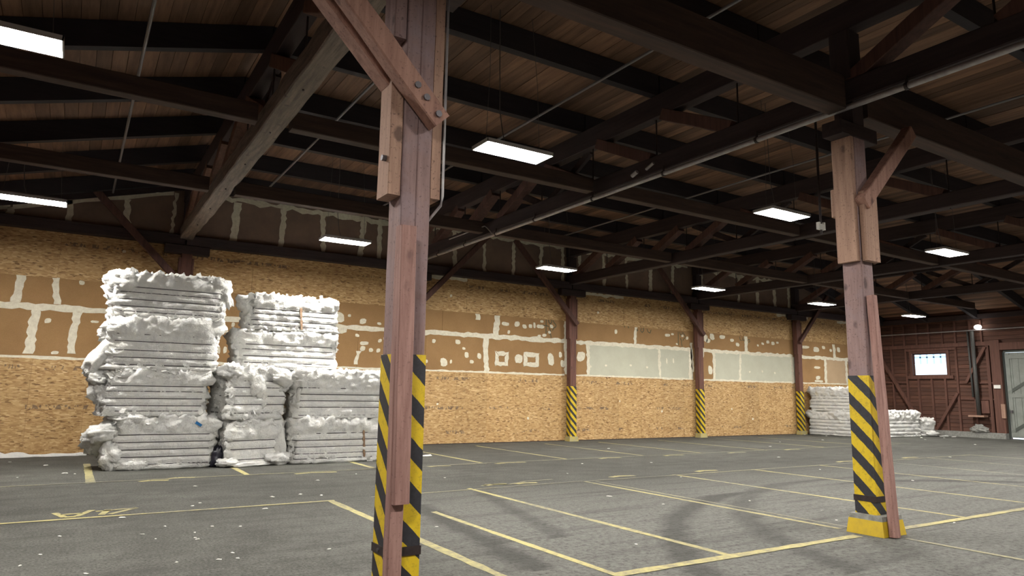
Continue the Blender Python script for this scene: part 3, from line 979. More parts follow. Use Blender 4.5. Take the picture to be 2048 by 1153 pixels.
# near post
t = thing('striped_post', 'nearest tall timber post with black and yellow stripes and two big knee braces', 'post', (2.39, 5.56, 0), 'striped posts on the floor')
obj('shaft', MB().beam((2.322, 5.56, .13), (2.322, 5.56, 5.43), .134, .28, up=(0, 1, 0), ch=.008, seg=24, wob=.004).beam((2.458, 5.56, .13), (2.458, 5.56, 5.43), .134, .28, up=(0, 1, 0), ch=.008, seg=24, wob=.004), 'post', t)
hazard_sleeve(t, 2.25, 2.53, 5.415, 5.705, .13, 2.06)
obj('concrete_base', frustum(2.39, 5.56, .24, .24, 0, .13, .9), 'yellowpaint', t)
obj('guard_board', MB().beam((2.27, 5.345, .02), (2.265, 5.345, 3.13), .12, .10, up=(0, 1, 0), ch=.008, seg=16, wob=.005), 'guard', t)
obj('guard_board', MB().beam((2.285, 5.265, .87), (2.262, 5.265, 3.12), .135, .055, up=(0, 1, 0), ch=.006, seg=12, wob=.004), 'guard', t)
obj('steel_strap', MB().box(2.238, 2.542, 5.40, 5.72, .44, .51), 'steel', t)
bolt((2.238, 5.56, .475), (-1, 0, 0), .015, .012, t)
bl = obj('bolster', MB().beam((2.19, 5.56, 3.42), (2.19, 5.56, 4.52), .115, .26, up=(0, 1, 0), ch=.008, seg=8, wob=.004), 'bolster', t)
bolt((2.13, 5.50, 3.75), (-1, 0, 0), .028, .04, bl)
obj('bolster', MB().beam((2.585, 5.56, 3.45), (2.585, 5.56, 5.43), .105, .22, up=(0, 1, 0), ch=.008, seg=8, wob=.004), 'bolster', t)
obj('bolster', MB().beam((2.19, 5.56, 4.86), (2.19, 5.56, 5.43), .115, .26, up=(0, 1, 0), ch=.008), 'post', t)
fb = obj('knee_brace', MB().beam((2.54, 5.315, 4.10), (.96, 5.315, 5.75), .15, .19, ch=.012, seg=12, wob=.008), 'brace', t)
for f_ in (.03, .105, .16):
    p = Vector((2.54, 5.24, 4.10)).lerp(Vector((.96, 5.24, 5.75)), f_)
    bolt(p, (0, -1, 0), .03, .02, fb)
obj('knee_brace', MB().beam((2.2, 5.60, 4.50), (.97, 5.60, 5.74), .2, .2, ch=.012, seg=12, wob=.008), 'brace', t)
obj('corbel_block', MB().beam((1.95, 5.56, 5.54), (2.83, 5.56, 5.54), .3, .21, ch=.01), 'frameX', t)
obj('cap_block', MB().box(2.24, 2.54, 5.41, 5.71, 5.646, 5.95), 'frameZ', t)
obj('conduit', MB().tube([(2.655, 5.44, 5.7), (2.655, 5.44, 3.48), (2.65, 5.46, 3.4), (2.56, 5.52, 3.26), (2.545, 5.55, 3.2)], .013, 8), 'galv', t, smooth=True)

# right post
t = thing('striped_post', 'right timber post with black and yellow stripes on a yellow painted concrete base', 'post', (9.18, 5.54, 0), 'striped posts on the floor')
obj('shaft', MB().beam((9.165, 5.54, .24), (9.165, 5.54, 5.41), .27, .28, up=(0, 1, 0), ch=.01, seg=24, wob=.005), 'post', t)
hazard_sleeve(t, 9.03, 9.30, 5.395, 5.685, .24, 2.06)
b_ = obj('concrete_base', frustum(9.165, 5.5, .255, .25, 0, .25, .88), 'concrete', t)
obj('yellow_paint_coat', frustum(9.165, 5.5, .26, .255, .002, .19, .905), 'yellowpaint', b_)
obj('guard_board', MB().beam((9.05, 5.19, .01), (9.115, 5.335, 3.14), .115, .1, up=(0, 1, 0), ch=.012, seg=16, wob=.006), 'guard', t)
obj('steel_strap', MB().box(9.02, 9.31, 5.385, 5.70, .41, .485), 'steel', t)
obj('bolster', MB().beam((8.985, 5.55, 3.62), (8.985, 5.55, 5.41), .07, .30, up=(0, 1, 0), ch=.008, seg=8, wob=.005), 'bolster', t)
obj('bolster', MB().beam((9.19, 5.345, 3.62), (9.19, 5.345, 4.6), .32, .08, up=(0, 1, 0), ch=.008, seg=8, wob=.005), 'bolster', t)
obj('bolster', MB().beam((9.15, 5.75, 4.32), (9.15, 5.75, 4.72), .26, .12, up=(0, 1, 0), ch=.03), 'bolster', t)
obj('knee_brace', MB().beam((9.02, 5.33, 4.42), (10.38, 5.33, 5.74), .15, .2, ch=.012, seg=10, wob=.008), 'brace', t)
obj('corbel_block', MB().beam((8.76, 5.55, 5.52), (9.62, 5.55, 5.52), .3, .21, ch=.01), 'frameX', t)
obj('cap_block', MB().box(9.06, 9.32, 5.41, 5.69, 5.626, 5.95), 'frameZ', t)
obj('king_post', MB().beam((9.18, 5.55, 6.31), (9.18, 5.55, 7.05), .3, .3, up=(0, 1, 0), ch=.01), 'frameZ', t)

# wall posts
def wall_post(X, side, label, y=WY-.19, sc=1.0):
    t = thing('wall_post', label, 'post', (X, y, 0), 'striped posts along the long wall')
    obj('shaft', MB().beam((X, y, .18), (X, y, 5.52), .28, .24, up=(0, 1, 0), ch=.01, seg=16, wob=.006), 'postwall', t)
    hazard_sleeve(t, X-.14, X+.14, y-.125, y+.11, .18, 2.05, 'hazardwall')
    obj('concrete_base', frustum(X, y-.02, .21, .16, 0, .18, .9), 'basepaint', t)
    obj('cheek_board', MB().box(X-.2, X-.142, y-.13, y+.1, 3.85, 5.4), 'postwall', t)
    obj('cheek_board', MB().box(X+.142, X+.19, y-.13, y+.1, 3.85, 5.4), 'postwall', t)
    obj('corbel_block', MB().beam((X-.58, y-.02, 5.64), (X+.58, y-.02, 5.64), .26, .24, ch=.01), 'frameX', t)
    obj('upper_post', MB().box(X-.16, X+.16, y-.1, y+.12, 6.3, 7.05), 'frameZ', t)
    s = -1 if side == 'left' else 1
    obj('knee_brace', MB().beam((X-s*.12, y-.2, 4.4), (X+s*2.75, y-.2, 7.36), .14, .18, ch=.01), 'framebrace', t)
wall_post(2.45, 'left', 'dark wall post rising behind the tallest white bale stack')
wall_post(9.5, 'right', 'wall post hidden behind the nearest striped post, with its brace rising right')
wall_post(16.15, 'left', 'wall post with stripes just left of the first pale green board')
wall_post(23.1, 'left', 'wall post with stripes between the two pale green boards')
wall_post(29.98, 'right', 'wall post with stripes nearest the far bales, brace rising right')

# ------------------------------------------------------------------ pipes
t = thing('sprinkler_pipe', 'long pale grey pipe clipped under the truss beam above the right post', 'pipe', (9.0, 12, 5.8))
obj('pipe_run', MB().tube([(8.99, 21.2, 5.845), (8.99, 13, 5.85), (8.99, 5, 5.85), (8.99, -9, 5.85)], .042, 10), 'galv', t, smooth=True)
for y in (20.2, 18.6, 16.9, 15.2, 13.4, 11.2, 9.1, 7.0, 4.6):
    obj('pipe_clamp', MB().tube([(8.99, y-.02, 5.85), (8.99, y+.02, 5.85)], .055, 10).box(8.975, 9.005, y-.015, y+.015, 5.89, 5.99), 'steel', t)
obj('branch_loop', MB().tube([(8.95, 15.3, 5.86), (8.9, 15.5, 6.05), (8.88, 15.6, 6.12), (8.85, 17.6, 6.12)], .016, 6), 'galv', t)
obj('pipe_valve', MB().tube([(8.93, 9.9, 6.0), (8.93, 9.75, 6.05)], .04, 8), 'galv', t)
obj('pipe_valve', MB().tube([(8.93, 9.5, 6.03), (8.93, 9.3, 6.1)], .03, 8), 'galv', t)
for X, y0, y1, zz, lab in ((.47, 20.9, 8, 7.4, 'thin grey conduit crossing the roof joists in the left bay'), (4.24, 20.9, 9.5, 7.42, 'thin grey conduit crossing the roof joists left of the near post'),
                           (7.65, 20.5, 2.0, 7.42, 'thin grey conduit crossing the roof joists above the middle lamp'), (14.6, 20.5, 2, 7.42, 'thin grey conduit crossing the roof joists in the third bay'), (21.5, 20.5, 4, 7.42, 'thin grey conduit crossing the roof joists in the fourth bay')):
    zc = roofz(X, zz)
    tag(obj('conduit', MB().tube([(X, y0, zc), (X, y1, zc)], .026, 8), 'thinpipe'), lab, 'pipe', 'thin conduits under the roof')
tag(obj('conduit', MB().tube([(36.75, WY-.1, 5.12), (36.75, 9.3, 5.1)], .03, 8), 'galv'), 'pale conduit running along the top of the red end wall', 'pipe')

# ------------------------------------------------------------------ lamps
def lamp(X, Y, label, z=5.5, rz=0.0):
    t = thing('high_bay_lamp', label, 'lamp', (X, Y, z), 'hanging panel lamps')
    l, w = .61, .25
    hb = MB()
    e = .015
    hb.box(X-l, X+l, Y-w, Y-w+e, z, z+.06).box(X-l, X+l, Y+w-e, Y+w, z, z+.06).box(X-l, X-l+e, Y-w, Y+w, z, z+.06).box(X+l-e, X+l, Y-w, Y+w, z, z+.06)
    hb.add([(X-l, Y-w, z+.06), (X+l, Y-w, z+.06), (X+l, Y+w, z+.06), (X-l, Y+w, z+.06), (X-l*.7, Y-w*.6, z+.1), (X+l*.7, Y-w*.6, z+.1), (X+l*.7, Y+w*.6, z+.1), (X-l*.7, Y+w*.6, z+.1)], [(0, 1, 5, 4), (1, 2, 6, 5), (2, 3, 7, 6), (3, 0, 4, 7), (4, 5, 6, 7)])
    obj('housing', hb, 'housing', t)
    obj('led_panel', MB().box(X-l+e, X+l-e, Y-w+e, Y+w-e, z+.004, z+.03), 'led', t)
    zt = roofz(X, PZ)-.01
    for dx in (-.5, .5):
        obj('hanging_cable', MB().tube([(X+dx, Y, z+.08), (X+dx*.9, Y, (z+zt)/2), (X+dx*.8, Y+.1, zt)], .004, 5), 'cable', t)
    obj('power_cord', MB().tube([(X-.1, Y+.05, z+.1), (X-.16, Y+.06, z+.3), (X-.2, Y+.1, z+.7), (X-.2, Y+.15, zt)], .008, 5), 'cable', t)
LX = [-1.03, 5.57, 12.18, 18.81, 25.37, 32.2]
front = ['panel lamp at the top left corner of the view', 'panel lamp just right of the nearest striped post, largest in view', 'panel lamp hanging just left of the right striped post', 'panel lamp hanging right of the right striped post, above the end wall', 'panel lamp beyond the right edge of the view, fifth of the near row', 'panel lamp beyond the right edge of the view, last of the near row']
back = ['panel lamp at the left edge, in front of the upper wallboard', 'panel lamp hanging just left of the nearest striped post', 'panel lamp in front of the wall post beside the first pale green board', 'panel lamp in front of the wall post between the two pale green boards', 'panel lamp hanging over the farthest wall post, left of the right post', 'farthest panel lamp, just right of the right striped post']
for i, X in enumerate(LX):
    lamp(X, 8.93, front[i])
    lamp(X, 16.93, back[i])
    lamp(X, .9, 'panel lamp behind or beside the photographer, out of the view, first row back, place %d from the left' % (i+1) if False else ['panel lamp out of view above the photographer, left of him', 'panel lamp out of view above the photographer, right of him', 'panel lamp out of view, third along the row over the photographer', 'panel lamp out of view, fourth along the row over the photographer', 'panel lamp out of view, fifth along the row over the photographer', 'panel lamp out of view, by the end wall in the row over the photographer'][i])

# flood lamp, cable tube and sensor
t = thing('flood_lamp', 'small round white lamp on the pipe at the top of the red end wall', 'lamp', (36.6, 16.27, 5.1))
obj('bulb', MB().add(*(lambda c: (c[0], c[1]))((lambda n, m: ([(36.6+.13*math.sin(math.pi*i/n)*math.cos(2*math.pi*j/m), 16.27+.17*math.sin(math.pi*i/n)*math.sin(2*math.pi*j/m), 5.24-.11*math.cos(math.pi*i/n)) for i in range(n+1) for j in range(m)], [(i*m+j, i*m+(j+1) % m, (i+1)*m+(j+1) % m, (i+1)*m+j) for i in range(n) for j in range(m)]))(8, 12))), 'bulb', t, smooth=True)
obj('lamp_arm', MB().tube([(36.85, 16.6, 5.14), (36.7, 16.45, 5.22), (36.62, 16.38, 5.24)], .025, 6), 'thinpipe', t)
t = thing('cable_riser', 'dark upright tube bundle on the red end wall ending at a pale bracket', 'pipe', (36.8, 16.63, 1.0))
obj('riser_tube', MB().tube([(36.78, 16.62, 1.05), (36.78, 16.64, 5.08)], .09, 10), 'duct', t, smooth=True)
obj('riser_tube', MB().tube([(36.83, 16.83, 1.9), (36.83, 16.86, 5.08)], .05, 8), 'duct', t, smooth=True)
obj('bracket_board', MB().box(36.55, 36.95, 16.3, 17.0, .97, 1.05), 'bolster', t)
t = thing('pendant_sensor', 'thin dark drop pole with a white fitting, left of the right post', 'sensor', (12.9, 8.6, 5.0))
def at_pole():
    X, Y = 11.0, 7.28
    obj('drop_pole', MB().tube([(X, Y, 4.62), (X, Y, 7.955)], .022, 8), 'steel', t)
    obj('white_fitting', MB().box(X-.09, X+.09, Y-.03, Y+.03, 4.70, 4.80).box(X-.09, X-.05, Y-.03, Y+.03, 4.80, 4.83).box(X+.05, X+.09, Y-.03, Y+.03, 4.80, 4.84), 'whiteplastic', t)
t.location = (11.0, 7.28, 4.62)
at_pole()

# ------------------------------------------------------------------ bales
def fbm(p, o=4):
    return noise.fractal(p, 1.0, 2.0, o)

def bale_mesh(w, d, h, seed, wires, tuft=.16, endpuff=.12, res=.048):
    """compressed bale in local coords, base centre at origin"""
    nx, ny, nz = max(4, int(w/res)), max(4, int(d/(res*1.3))), max(6, int(h/(res*.8)))
    idx, vs, fs = {}, [], []
    def vid(i, j, k):
        key = (i, j, k)
        if key not in idx:
            idx[key] = len(vs)
            vs.append(key)
        return idx[key]
    for i in range(nx):
        for k in range(nz):
            for j in (0, ny):
                fs.append((vid(i, j, k), vid(i+1, j, k), vid(i+1, j, k+1), vid(i, j, k+1)))
        for j in range(ny):
            for k in (0, nz):
                fs.append((vid(i, j, k), vid(i+1, j, k), vid(i+1, j+1, k), vid(i, j+1, k)))
    for j in range(ny):
        for k in range(nz):
            for i in (0, nx):
                fs.append((vid(i, j, k), vid(i, j+1, k), vid(i, j+1, k+1), vid(i, j, k+1)))
    lev = [0]+wires+[1.12]
    so = Vector((seed*3.7, seed*1.9, seed*5.3))
    out = []
    for (i, j, k) in vs:
        ux, uy, uz = 2*i/nx-1, 2*j/ny-1, k/nz
        x, y, z = ux*w/2, uy*d/2, uz*h
        P = Vector((x, y, z))
        # bulge between tie wires
        q = 0
        top = 0
        for a, b in zip(lev[:-1], lev[1:]):
            if a <= uz <= b:
                q = math.sin(math.pi*(uz-a)/(b-a))**.5
                top = 1 if b > 1 else 0
        n1 = fbm((P+so)*2.1)
        n2 = fbm((P+so*1.3)*6.5, 3)
        n3 = noise.noise((P+so)*18)
        ex, ey = abs(ux) > .999, abs(uy) > .999
        ez = uz > .999
        eb = uz < .001
        dx = dy = dz = 0
        if ex:
            dx = math.copysign(1, ux)*(endpuff*(.25+.75*q)+tuft*(n1*.8+n2*.35)+.03*n3+(.07*top*(.5+n1)))
        if ey:
            dy = math.copysign(1, uy)*(.05*q+.022*n1+.03*n2+.016*n3+top*(.03+.06*n1+.03*n2))
        if ez:
            dz = .05*n1+.07*n2+.045*n3
        if eb:
            dz = .0
        # corners rounded, edges torn
        cx = max(0, abs(ux)-.86)/.14
        cz = max(0, uz-.9)/.1
        cb = max(0, .06-uz)/.06
        ro = cx*cx
        if ey:
            dy -= math.copysign(.05, uy)*ro
            dy -= math.copysign(.05, uy)*cz*cz*(.6-n2)
        if ex:
            dx -= math.copysign(.06, ux)*(cz*cz+max(0, abs(uy)-.8)/.2)
        torn = max(cx, cz, cb if (ex or ey) else 0)
        if torn > 0:
            v = noise.noise_vector((P+so)*9)*(.075*torn)
            dx += v.x
            dy += v.y*.8
            dz += v.z if not eb else 0
        out.append((x+dx, y+dy, max(0, z+dz)))
    mb = MB()
    mb.v, mb.f = out, fs
    return mb

def blob_mesh(rx, ry, rz, seed, amp=.25, n=18, m=26, hi=.12, rot=0.0):
    mb = MB()
    vs = []
    so = Vector((seed*2.3, seed*4.1, seed*.7))
    for i in range(n+1):
        th = math.pi*i/n
        for j in range(m):
            ph = 2*math.pi*j/m
            d = Vector((math.sin(th)*math.cos(ph), math.sin(th)*math.sin(ph), math.cos(th)))
            k = 1+amp*fbm(d*1.4+so)+hi*fbm(d*4.5+so, 3)+hi*.6*noise.noise(d*11+so)
            x, y, z = d.x*rx*k, d.y*ry*k, d.z*rz*k
            c, s = math.cos(rot), math.sin(rot)
            vs.append((x*c-z*s, y, x*s+z*c))
    fs = [(i*m+j, i*m+(j+1) % m, (i+1)*m+(j+1) % m, (i+1)*m+j) for i in range(n) for j in range(m)]
    mb.v, mb.f = vs, fs
    return mb

def local_obj(name, mb, mat, parent, loc=(0, 0, 0), smooth=True):
    me = bpy.data.meshes.new(name)
    me.from_pydata([Vector(p) for p in mb.v], [], mb.f)
    me.update()
    bm = bmesh.new()
    bm.from_mesh(me)
    bmesh.ops.remove_doubles(bm, verts=bm.verts, dist=1e-5)
    bmesh.ops.recalc_face_normals(bm, faces=bm.faces)
    bm.to_mesh(me)
    bm.free()
    if smooth:
        me.polygons.foreach_set('use_smooth', [True]*len(me.polygons))
    me.materials.append(M[mat])
    o = bpy.data.objects.new(name, me)
    COL.objects.link(o)
    o.parent = parent
    o.location = loc
    return o

def bale(label, x, y, z, w, d, h, seed, rot=0, wires=(.1, .24, .38, .52, .66), tufts=(), group='white fibre bales', tuft=.16, endpuff=.12, wirevis=True):
    """x,y: centre; tufts: (dx, dy, dz, rx, ry, rz, rot, hi) lumps of loose fibre in bale coordinates"""
    t = thing('fibre_bale', label, 'bale', (x, y, z), group)
    t.rotation_euler = (0, 0, rot)
    wires = list(wires)
    local_obj('body', bale_mesh(w, d, h, seed, wires, tuft, endpuff), 'fibre', t)
    if wirevis:
        so = Vector((seed*3.7, seed*1.9, seed*5.3))
        def front(xx, yy, zz):
            P = Vector((xx, yy, zz))
            return .022*fbm((P+so)*2.1)+.03*fbm((P+so*1.3)*6.5, 3)+.016*noise.noise((P+so)*18)
        def side(xx, yy, zz):
            P = Vector((xx, yy, zz))
            return endpuff*.25+tuft*(.8*fbm((P+so)*2.1)+.35*fbm((P+so*1.3)*6.5, 3))
        for q in wires:
            zz = round(q*max(6, int(h/(.048*.8))))/max(6, int(h/(.048*.8)))*h
            pts = []
            n = int(w/.06)
            for k in range(n+1):
                xx = -w/2*.95+w*.95*k/n
                pts.append((xx, -d/2-front(xx, -d/2, zz)-.03, zz))
            for k in range(6):
                yy = -d/2*.8+d*.8*k/5
                pts.append((w/2+side(w/2, yy, zz)+.01, yy, zz))
            for k in range(6):
                pts.append((w/2*.95-w*.95*k/5, d/2+.03, zz))
            for k in range(6):
                yy = d/2*.8-d*.8*k/5
                pts.append((-w/2-side(-w/2, yy, zz)-.01, yy, zz))
            local_obj('tie_wire', MB().tube(pts, .0085, 5, True), 'wire', t)
    rr = random.Random(seed*31)
    fm = MB()
    for k in range(110):
        g = rr.random()
        if g < .36:
            p = Vector((-w/2-endpuff*.6, rr.uniform(-d/2, d/2*.2), rr.uniform(.05, h)))
            nrm = Vector((-1, -.4, .1))
        elif g < .62:
            p = Vector((w/2+endpuff*.6, rr.uniform(-d/2, d/2*.2), rr.uniform(.05, h)))
            nrm = Vector((1, -.4, .1))
        elif g < .85:
            p = Vector((rr.uniform(-w/2, w/2), -d/2-.02, h*rr.uniform(.86, 1.03)))
            nrm = Vector((0, -1, .5))
        else:
            p = Vector((rr.uniform(-w/2, w/2), -d/2-.03, h*rr.uniform(.03, .14)))
            nrm = Vector((0, -1, -.2))
        nrm = (nrm+Vector((rr.uniform(-.5, .5), rr.uniform(-.5, .5), rr.uniform(-.5, .5)))).normalized()
        a = nrm.cross(Vector((rr.uniform(-1, 1), rr.uniform(-1, 1), rr.uniform(-1, 1)))).normalized()
        b = nrm.cross(a)
        sz = rr.uniform(.03, .085)
        curl = rr.uniform(.2, .7)
        vs_, fs_ = [], []
        for i in range(5):
            for j in range(4):
                uu, vv = i/4-.5, j/3-.5
                jag = .35*noise.noise(Vector((i*1.7+k*3.3, j*2.1, seed)))
                q_ = p+a*(uu*2*sz*(1+jag))+b*(vv*1.4*sz*(1+jag))+nrm*(curl*sz*(uu+.3)+jag*sz*.6)
                vs_.append((q_.x, q_.y, max(.004, q_.z)))
        for i in range(4):
            for j in range(3):
                fs_.append((i*4+j, i*4+j+1, i*4+j+5, i*4+j+4))
        fm.add(vs_, fs_)
    fo = local_obj('torn_fibre', fm, 'fibre', t)
    fo['kind'] = 'stuff'
    for i, tf in enumerate(tufts):
        dx, dy, dz, rx, ry, rz, ro, hi = tf
        local_obj('loose_fibre', blob_mesh(rx, ry, rz, seed*7+i, .3, hi=hi, rot=ro), 'fibre', t, (dx, dy, dz))
    return t

D = 1.25
YF = 17.2
b1 = bale('white fibre bale at the floor, bottom of the tallest left stack', 1.86, YF+D/2, 0, 1.85, D, 1.13, 1, tufts=[(-1.15, -.25, .78, .36, .4, .22, .3, .3), (-1.25, .1, .62, .3, .35, .3, 0, .35), (-1.02, -.45, .3, .22, .28, .3, 0, .3), (-.7, -.5, 1.08, .4, .2, .12, 0, .3), (.3, -.45, 1.08, .55, .2, .1, 0, .25), (-.6, -.62, .1, .32, .12, .12, 0, .3), (.15, -.6, .06, .6, .1, .08, 0, .3), (.95, -.45, .85, .14, .2, .25, .2, .3), (.96, -.5, .45, .06, .08, .42, .05, .2)])
b2 = bale('white fibre bale second from the floor in the tallest left stack', 1.6, YF+D/2+.03, 1.13, 1.95, D, 1.0, 2, tufts=[(-1.05, -.2, .55, .24, .35, .28, .3, .3), (-1.1, -.3, .82, .26, .3, .18, 0, .3), (.75, -.5, .82, .3, .2, .16, 0, .2), (-.6, -.5, .9, .4, .22, .14, 0, .25)])
b3 = bale('white fibre bale third up in the tallest left stack, smooth sheet sagging left', 1.69, YF+D/2, 2.12, 2.0, D, 1.17, 3, tufts=[(-1.12, -.3, .38, .22, .3, .62, -.62, .05), (-.85, -.35, .95, .38, .3, .2, .2, .08), (-1.1, -.2, .78, .2, .3, .2, 0, .3), (1.02, -.3, .75, .14, .3, .22, 0, .3)])
b4 = bale('topmost white fibre bale of the tallest left stack, ragged at both ends', 1.75, YF+D/2+.02, 3.28, 2.1, D, 1.0, 4, tufts=[(-.95, -.4, .78, .38, .35, .28, .2, .22), (-1.1, -.2, .6, .25, .3, .25, 0, .3), (1.1, -.3, .68, .2, .3, .34, .35, .3), (1.0, -.4, .4, .16, .25, .38, .1, .28), (.5, -.5, .88, .35, .2, .14, .1, .25)])
RE = .28
b5 = bale('squat white fibre bale under the middle stack, loose sheets at its foot', 3.62, 17.72, 0, 1.22, 1.2, 1.05, 5, RE, (.16, .36, .56), tufts=[(.52, -.72, .14, .34, .22, .16, 0, .2), (.58, -.62, .5, .13, .14, .5, .08, .15), (-.1, -.66, .05, .6, .14, .06, 0, .3), (-.62, -.5, .1, .25, .2, .1, 0, .3)], tuft=.1, endpuff=.06)
b6 = bale('white fibre bale on top of the middle stack, a torn overhang at its upper right', 3.60, 17.68, 1.05, 1.28, 1.22, 1.2, 6, RE, (.12, .28, .44, .60, .74), tufts=[(.55, -.6, .98, .32, .25, .2, -.15, .25), (-.1, -.62, .8, .22, .1, .32, .1, .25), (-.65, -.4, 1.1, .25, .3, .18, 0, .3), (.62, -.5, .75, .2, .2, .12, .5, .25), (.1, -.62, .55, .1, .05, .3, 0, .2)], tuft=.1, endpuff=.06)
b7 = bale('white fibre bale at the floor in the right stack, with a brown rust streak', 5.7, 17.1+D/2, 0, 2.2, D, 1.07, 7, .03, tufts=[(1.0, -.5, .08, .25, .18, .1, 0, .3), (-.3, -.55, .95, .6, .1, .12, 0, .25), (1.1, -.3, .75, .15, .3, .3, 0, .3), (.2, -.6, .05, .8, .1, .06, 0, .3)], tuft=.12, endpuff=.06)
b8 = bale('white fibre bale second from the floor in the right stack, flaring at its upper right', 5.74, 17.1+D/2, 1.07, 2.2, D, 1.16, 8, .03, (.08, .22, .36, .50, .62), tufts=[(1.15, -.35, .85, .2, .3, .25, .4, .25), (.85, -.5, 1.06, .4, .2, .14, -.1, .25), (-.8, -.5, 1.0, .35, .2, .18, 0, .25), (-1.05, -.55, .4, .08, .08, .5, 0, .2)], tuft=.12, endpuff=.06)
b9 = bale('cream white fibre bale lying across the middle and right stacks', 4.52, 17.6+D/2, 2.27, 2.2, D, .92, 9, .0, (.14, .30, .46, .62), tufts=[(-1.1, -.3, .6, .2, .3, .28, 0, .3), (.2, -.55, .05, .9, .2, .1, 0, .3), (1.08, -.35, .62, .18, .25, .2, 0, .3)], tuft=.14, endpuff=.1)
b10 = bale('topmost cream white fibre bale above the right stack, with a rust streak', 4.6, 17.6+D/2, 3.19, 2.05, D, .87, 10, .0, (.12, .28, .44, .60), tufts=[(-.85, -.4, .72, .25, .25, .18, 0, .3), (.95, -.4, .72, .22, .25, .16, .3, .25)], tuft=.12, endpuff=.08)
c1 = bale('white fibre bale at the floor, lower of the far pair against the long wall', 31.15, 20.1, 0, 2.45, 1.3, 1.14, 11, math.pi/2, tuft=.12, endpuff=.06, group='far white fibre bales')
c2 = bale('white fibre bale on top of the far pair against the long wall', 31.2, 20.1, 1.14, 2.35, 1.3, 1.1, 12, math.pi/2, tuft=.12, endpuff=.06, group='far white fibre bales')
c3 = bale('long low white fibre bale lying just right of the right striped post', 33.1, 18.85, 0, 2.5, 1.3, 1.18, 13, -.08, tuft=.12, endpuff=.06, group='far white fibre bales')
c4 = bale('smaller white fibre bale slumped at the right end of the far bales', 35.1, 18.75, 0, 1.0, 1.2, .84, 14, -.1, (.2, .4, .6), tuft=.16, endpuff=.08, group='far white fibre bales', tufts=[(.2, -.55, .12, .5, .3, .14, .0, .25)])

def rust(bl, dx, z0, z1, y):
    mb = MB()
    n = 8
    l, r = [], []
    for i in range(n+1):
        f = i/n
        w = .022*(.6+random.random())
        l.append((dx+.05*f-w, z1+(z0-z1)*f))
        r.append((dx+.05*f+w, z1+(z0-z1)*f))
    mb.prism_xz(l+r[::-1], y-.03, y+.03)
    o = local_obj('rust_stain', mb, 'rust', bl, smooth=False)
    o['label'] = 'brown rust streak down the front'
rust(b7, .62, .12, .82, -.655)
rust(b10, .12, .05, .6, -.66)
o = local_obj('blue_strap', MB().beam((.58, -.685, 1.0), (.7, -.69, .92), .03, .06), 'blue', b1, smooth=False)
o['label'] = 'short blue strap end'
tag(obj('plastic_bag', (lambda mb: (setattr(mb, 'v', [(p[0]+2.93, p[1]+17.22, max(0.005, p[2]+.22)) for p in mb.v]), mb)[1])(blob_mesh(.12, .14, .27, 77, .3, hi=.2, rot=-.25)), 'bag', smooth=True), 'crumpled black plastic bag stuffed low between the left and middle bale stacks', 'bag')

# loose fibre on the floor
def scrap_mesh(s, seed):
    mb = blob_mesh(s, s*.6, s*.22, seed, .5, 6, 10, .35)
    mb.v = [(p[0], p[1], max(0, p[2]+s*.08)) for p in mb.v]
    return mb
SCR = [(-1.03,20.07),(-0.31,18.92),(0.06,17.06),(0.23,16.89),(-0.71,16.68),(2.06,13.94),(4.26,13.87),(3.45,12.16),(2.97,12.08),(3.73,11.9),(2.6,10.94),(1.71,11.68),(1.85,11.93),(0.75,11.04),(0.05,10.03),(-0.11,9.05),(1.45,9.56),(1.41,9.22),(1.42,9.12),(1.0,9.37),(0.89,9.72),(1.18,10.14),(1.7,9.87),(2.01,9.71),(1.64,8.22),(1.64,7.93),(1.46,7.96),(1.07,8.04),(0.28,7.96),(2.6,7.9),(-0.26,8.6),(8.32,8.56),(11.43,11.21),(15.13,18.05),(9.53,12.79),(15.86,10.87),(15.72,8.54),(9.55,6.32),(10.94,5.39),(5.84,6.47),(8.09,9.64),(4.23,8.53),(23.95,18.11),(32.22,16.83),(10.18,6.97),(9.94,8.17),(23.27,11.44),(30.85,14.18),(20.1,11.89),
       (29.9,21.2),(30.1,20.2),(33.4,17.6),(35.9,17.4),(34.6,17.2),(27.0,18.3),(21.4,16.6),(13.1,13.9),(6.7,13.2),(5.3,14.6),(11.2,14.4),(17.9,13.6)]
protos = [obj('fibre_scrap', scrap_mesh(.055, 200+i), 'scrap', smooth=True, origin=(0, 0, 0)) for i in range(4)]
used = 0
rs = random.Random(3)
big = {2, 3, 7, 8, 9, 10, 1, 13, 40, 51, 52}
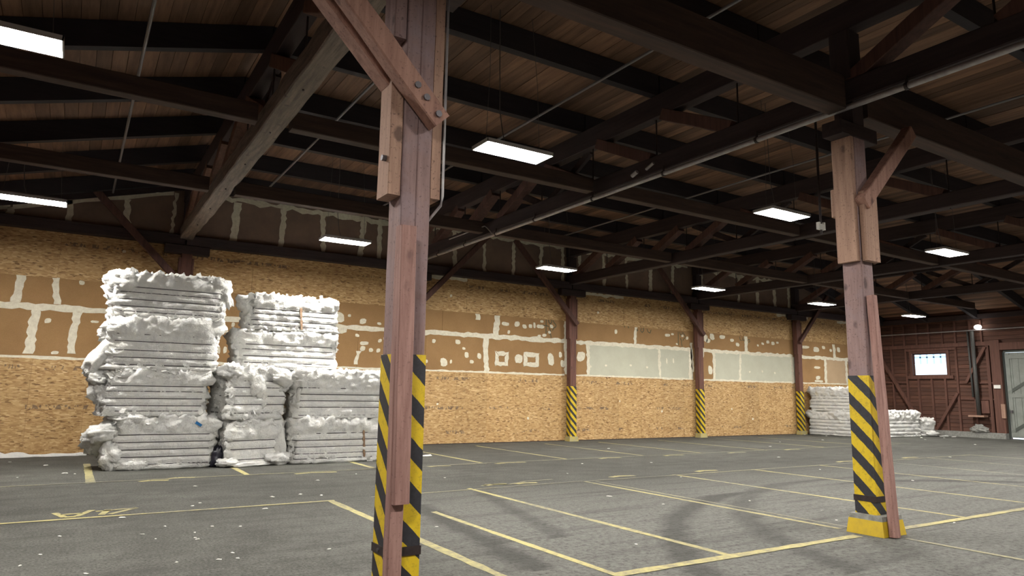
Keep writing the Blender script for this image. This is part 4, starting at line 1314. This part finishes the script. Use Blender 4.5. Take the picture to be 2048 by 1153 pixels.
for i, (x, y) in enumerate(SCR):
    if used < 4:
        o = protos[used]
    else:
        o = protos[i % 4].copy()
        COL.objects.link(o)
    used += 1
    o.location = (x, y, .002)
    dist = math.hypot(x, y)
    s = rs.uniform(.5, .9)*(.25+dist*.035)*(1.5 if i in big else 1)
    o.scale = (s, s, s)
    o.rotation_euler = (0, 0, rs.uniform(0, 6))
    own = {5: 'white fibre scrap alone on the aisle, in front of the middle bale stack', 7: 'white fibre scrap on the aisle just beyond the corner of the nearest painted bay',
           31: 'white fibre scrap inside the painted bays, midway between the two striped posts', 32: 'white fibre scrap just inside the double yellow line bay, near its far end', 33: 'white fibre scrap on the far bays, in front of the first pale green board',
           34: 'white fibre scrap on the aisle straight below the first pale green board', 37: 'white fibre scrap close in front of the right striped post base', 38: 'white fibre scrap right of the right striped post, past its yellow base',
           39: 'white fibre scrap nearest the long yellow line, lower centre of the view', 49: 'white fibre scrap at the wall foot beside the farthest wall post', 53: 'white fibre scrap on the floor before the end wall curb', 41: 'white fibre scrap just right of the nearest striped post'}
    if i in own:
        tag(o, own[i], 'scrap', 'fibre scraps on the floor')
    else:
        tag(o, 'small scrap of white fibre scattered on the dark asphalt floor', 'scrap', 'small fibre scraps on the floor')
def drift(name, x0, x1, y, label, seed, h=.1):
    mb = MB()
    n = int((x1-x0)/.12)
    m = 8
    vs = []
    for i in range(n+1):
        xx = x0+(x1-x0)*i/n
        k = .45+.9*abs(fbm(Vector((xx*1.7, seed, 0))))
        for j in range(m):
            a = math.pi*j/(m-1)
            vs.append((xx, y-.02-math.cos(a)*.13*k+.03*noise.noise(Vector((xx*7, j, seed))), max(.0, math.sin(a)*h*k+.02*noise.noise(Vector((xx*9, j*2, seed))))))
    fs = [(i*m+j, i*m+j+1, (i+1)*m+j+1, (i+1)*m+j) for i in range(n) for j in range(m-1)]
    mb.add(vs, fs)
    o = obj(name, mb, 'fibre', smooth=True)
    tag(o, label, 'fibre fluff')
    o['kind'] = 'stuff'
drift('fibre_drift', -4.4, .5, 21.35, 'white fibre fluff drifted along the wall foot left of the bales', 3.0, .13)
drift('fibre_drift', 7.2, 8.6, 17.9, 'white fibre fluff spilled right of the right bale stack', 5.0, .05)
drift('fibre_drift', 35.6, 36.5, 18.0, 'white fibre fluff spilled by the end wall curb', 8.0, .06)
tag(obj('paper_scrap', MB().box(2.9, 3.05, 7.2, 7.22, 6.9, 6.93), 'scrap') if False else obj('rubble_pile', (lambda mb: (setattr(mb, 'v', [(p[0]+36.72, p[1]+16.6, max(.27, p[2]+.38)) for p in mb.v]), mb)[1])(blob_mesh(.16, .38, .2, 31, .4, hi=.3)), 'concrete'), 'small grey heap of rubble on the end wall curb', 'rubble')
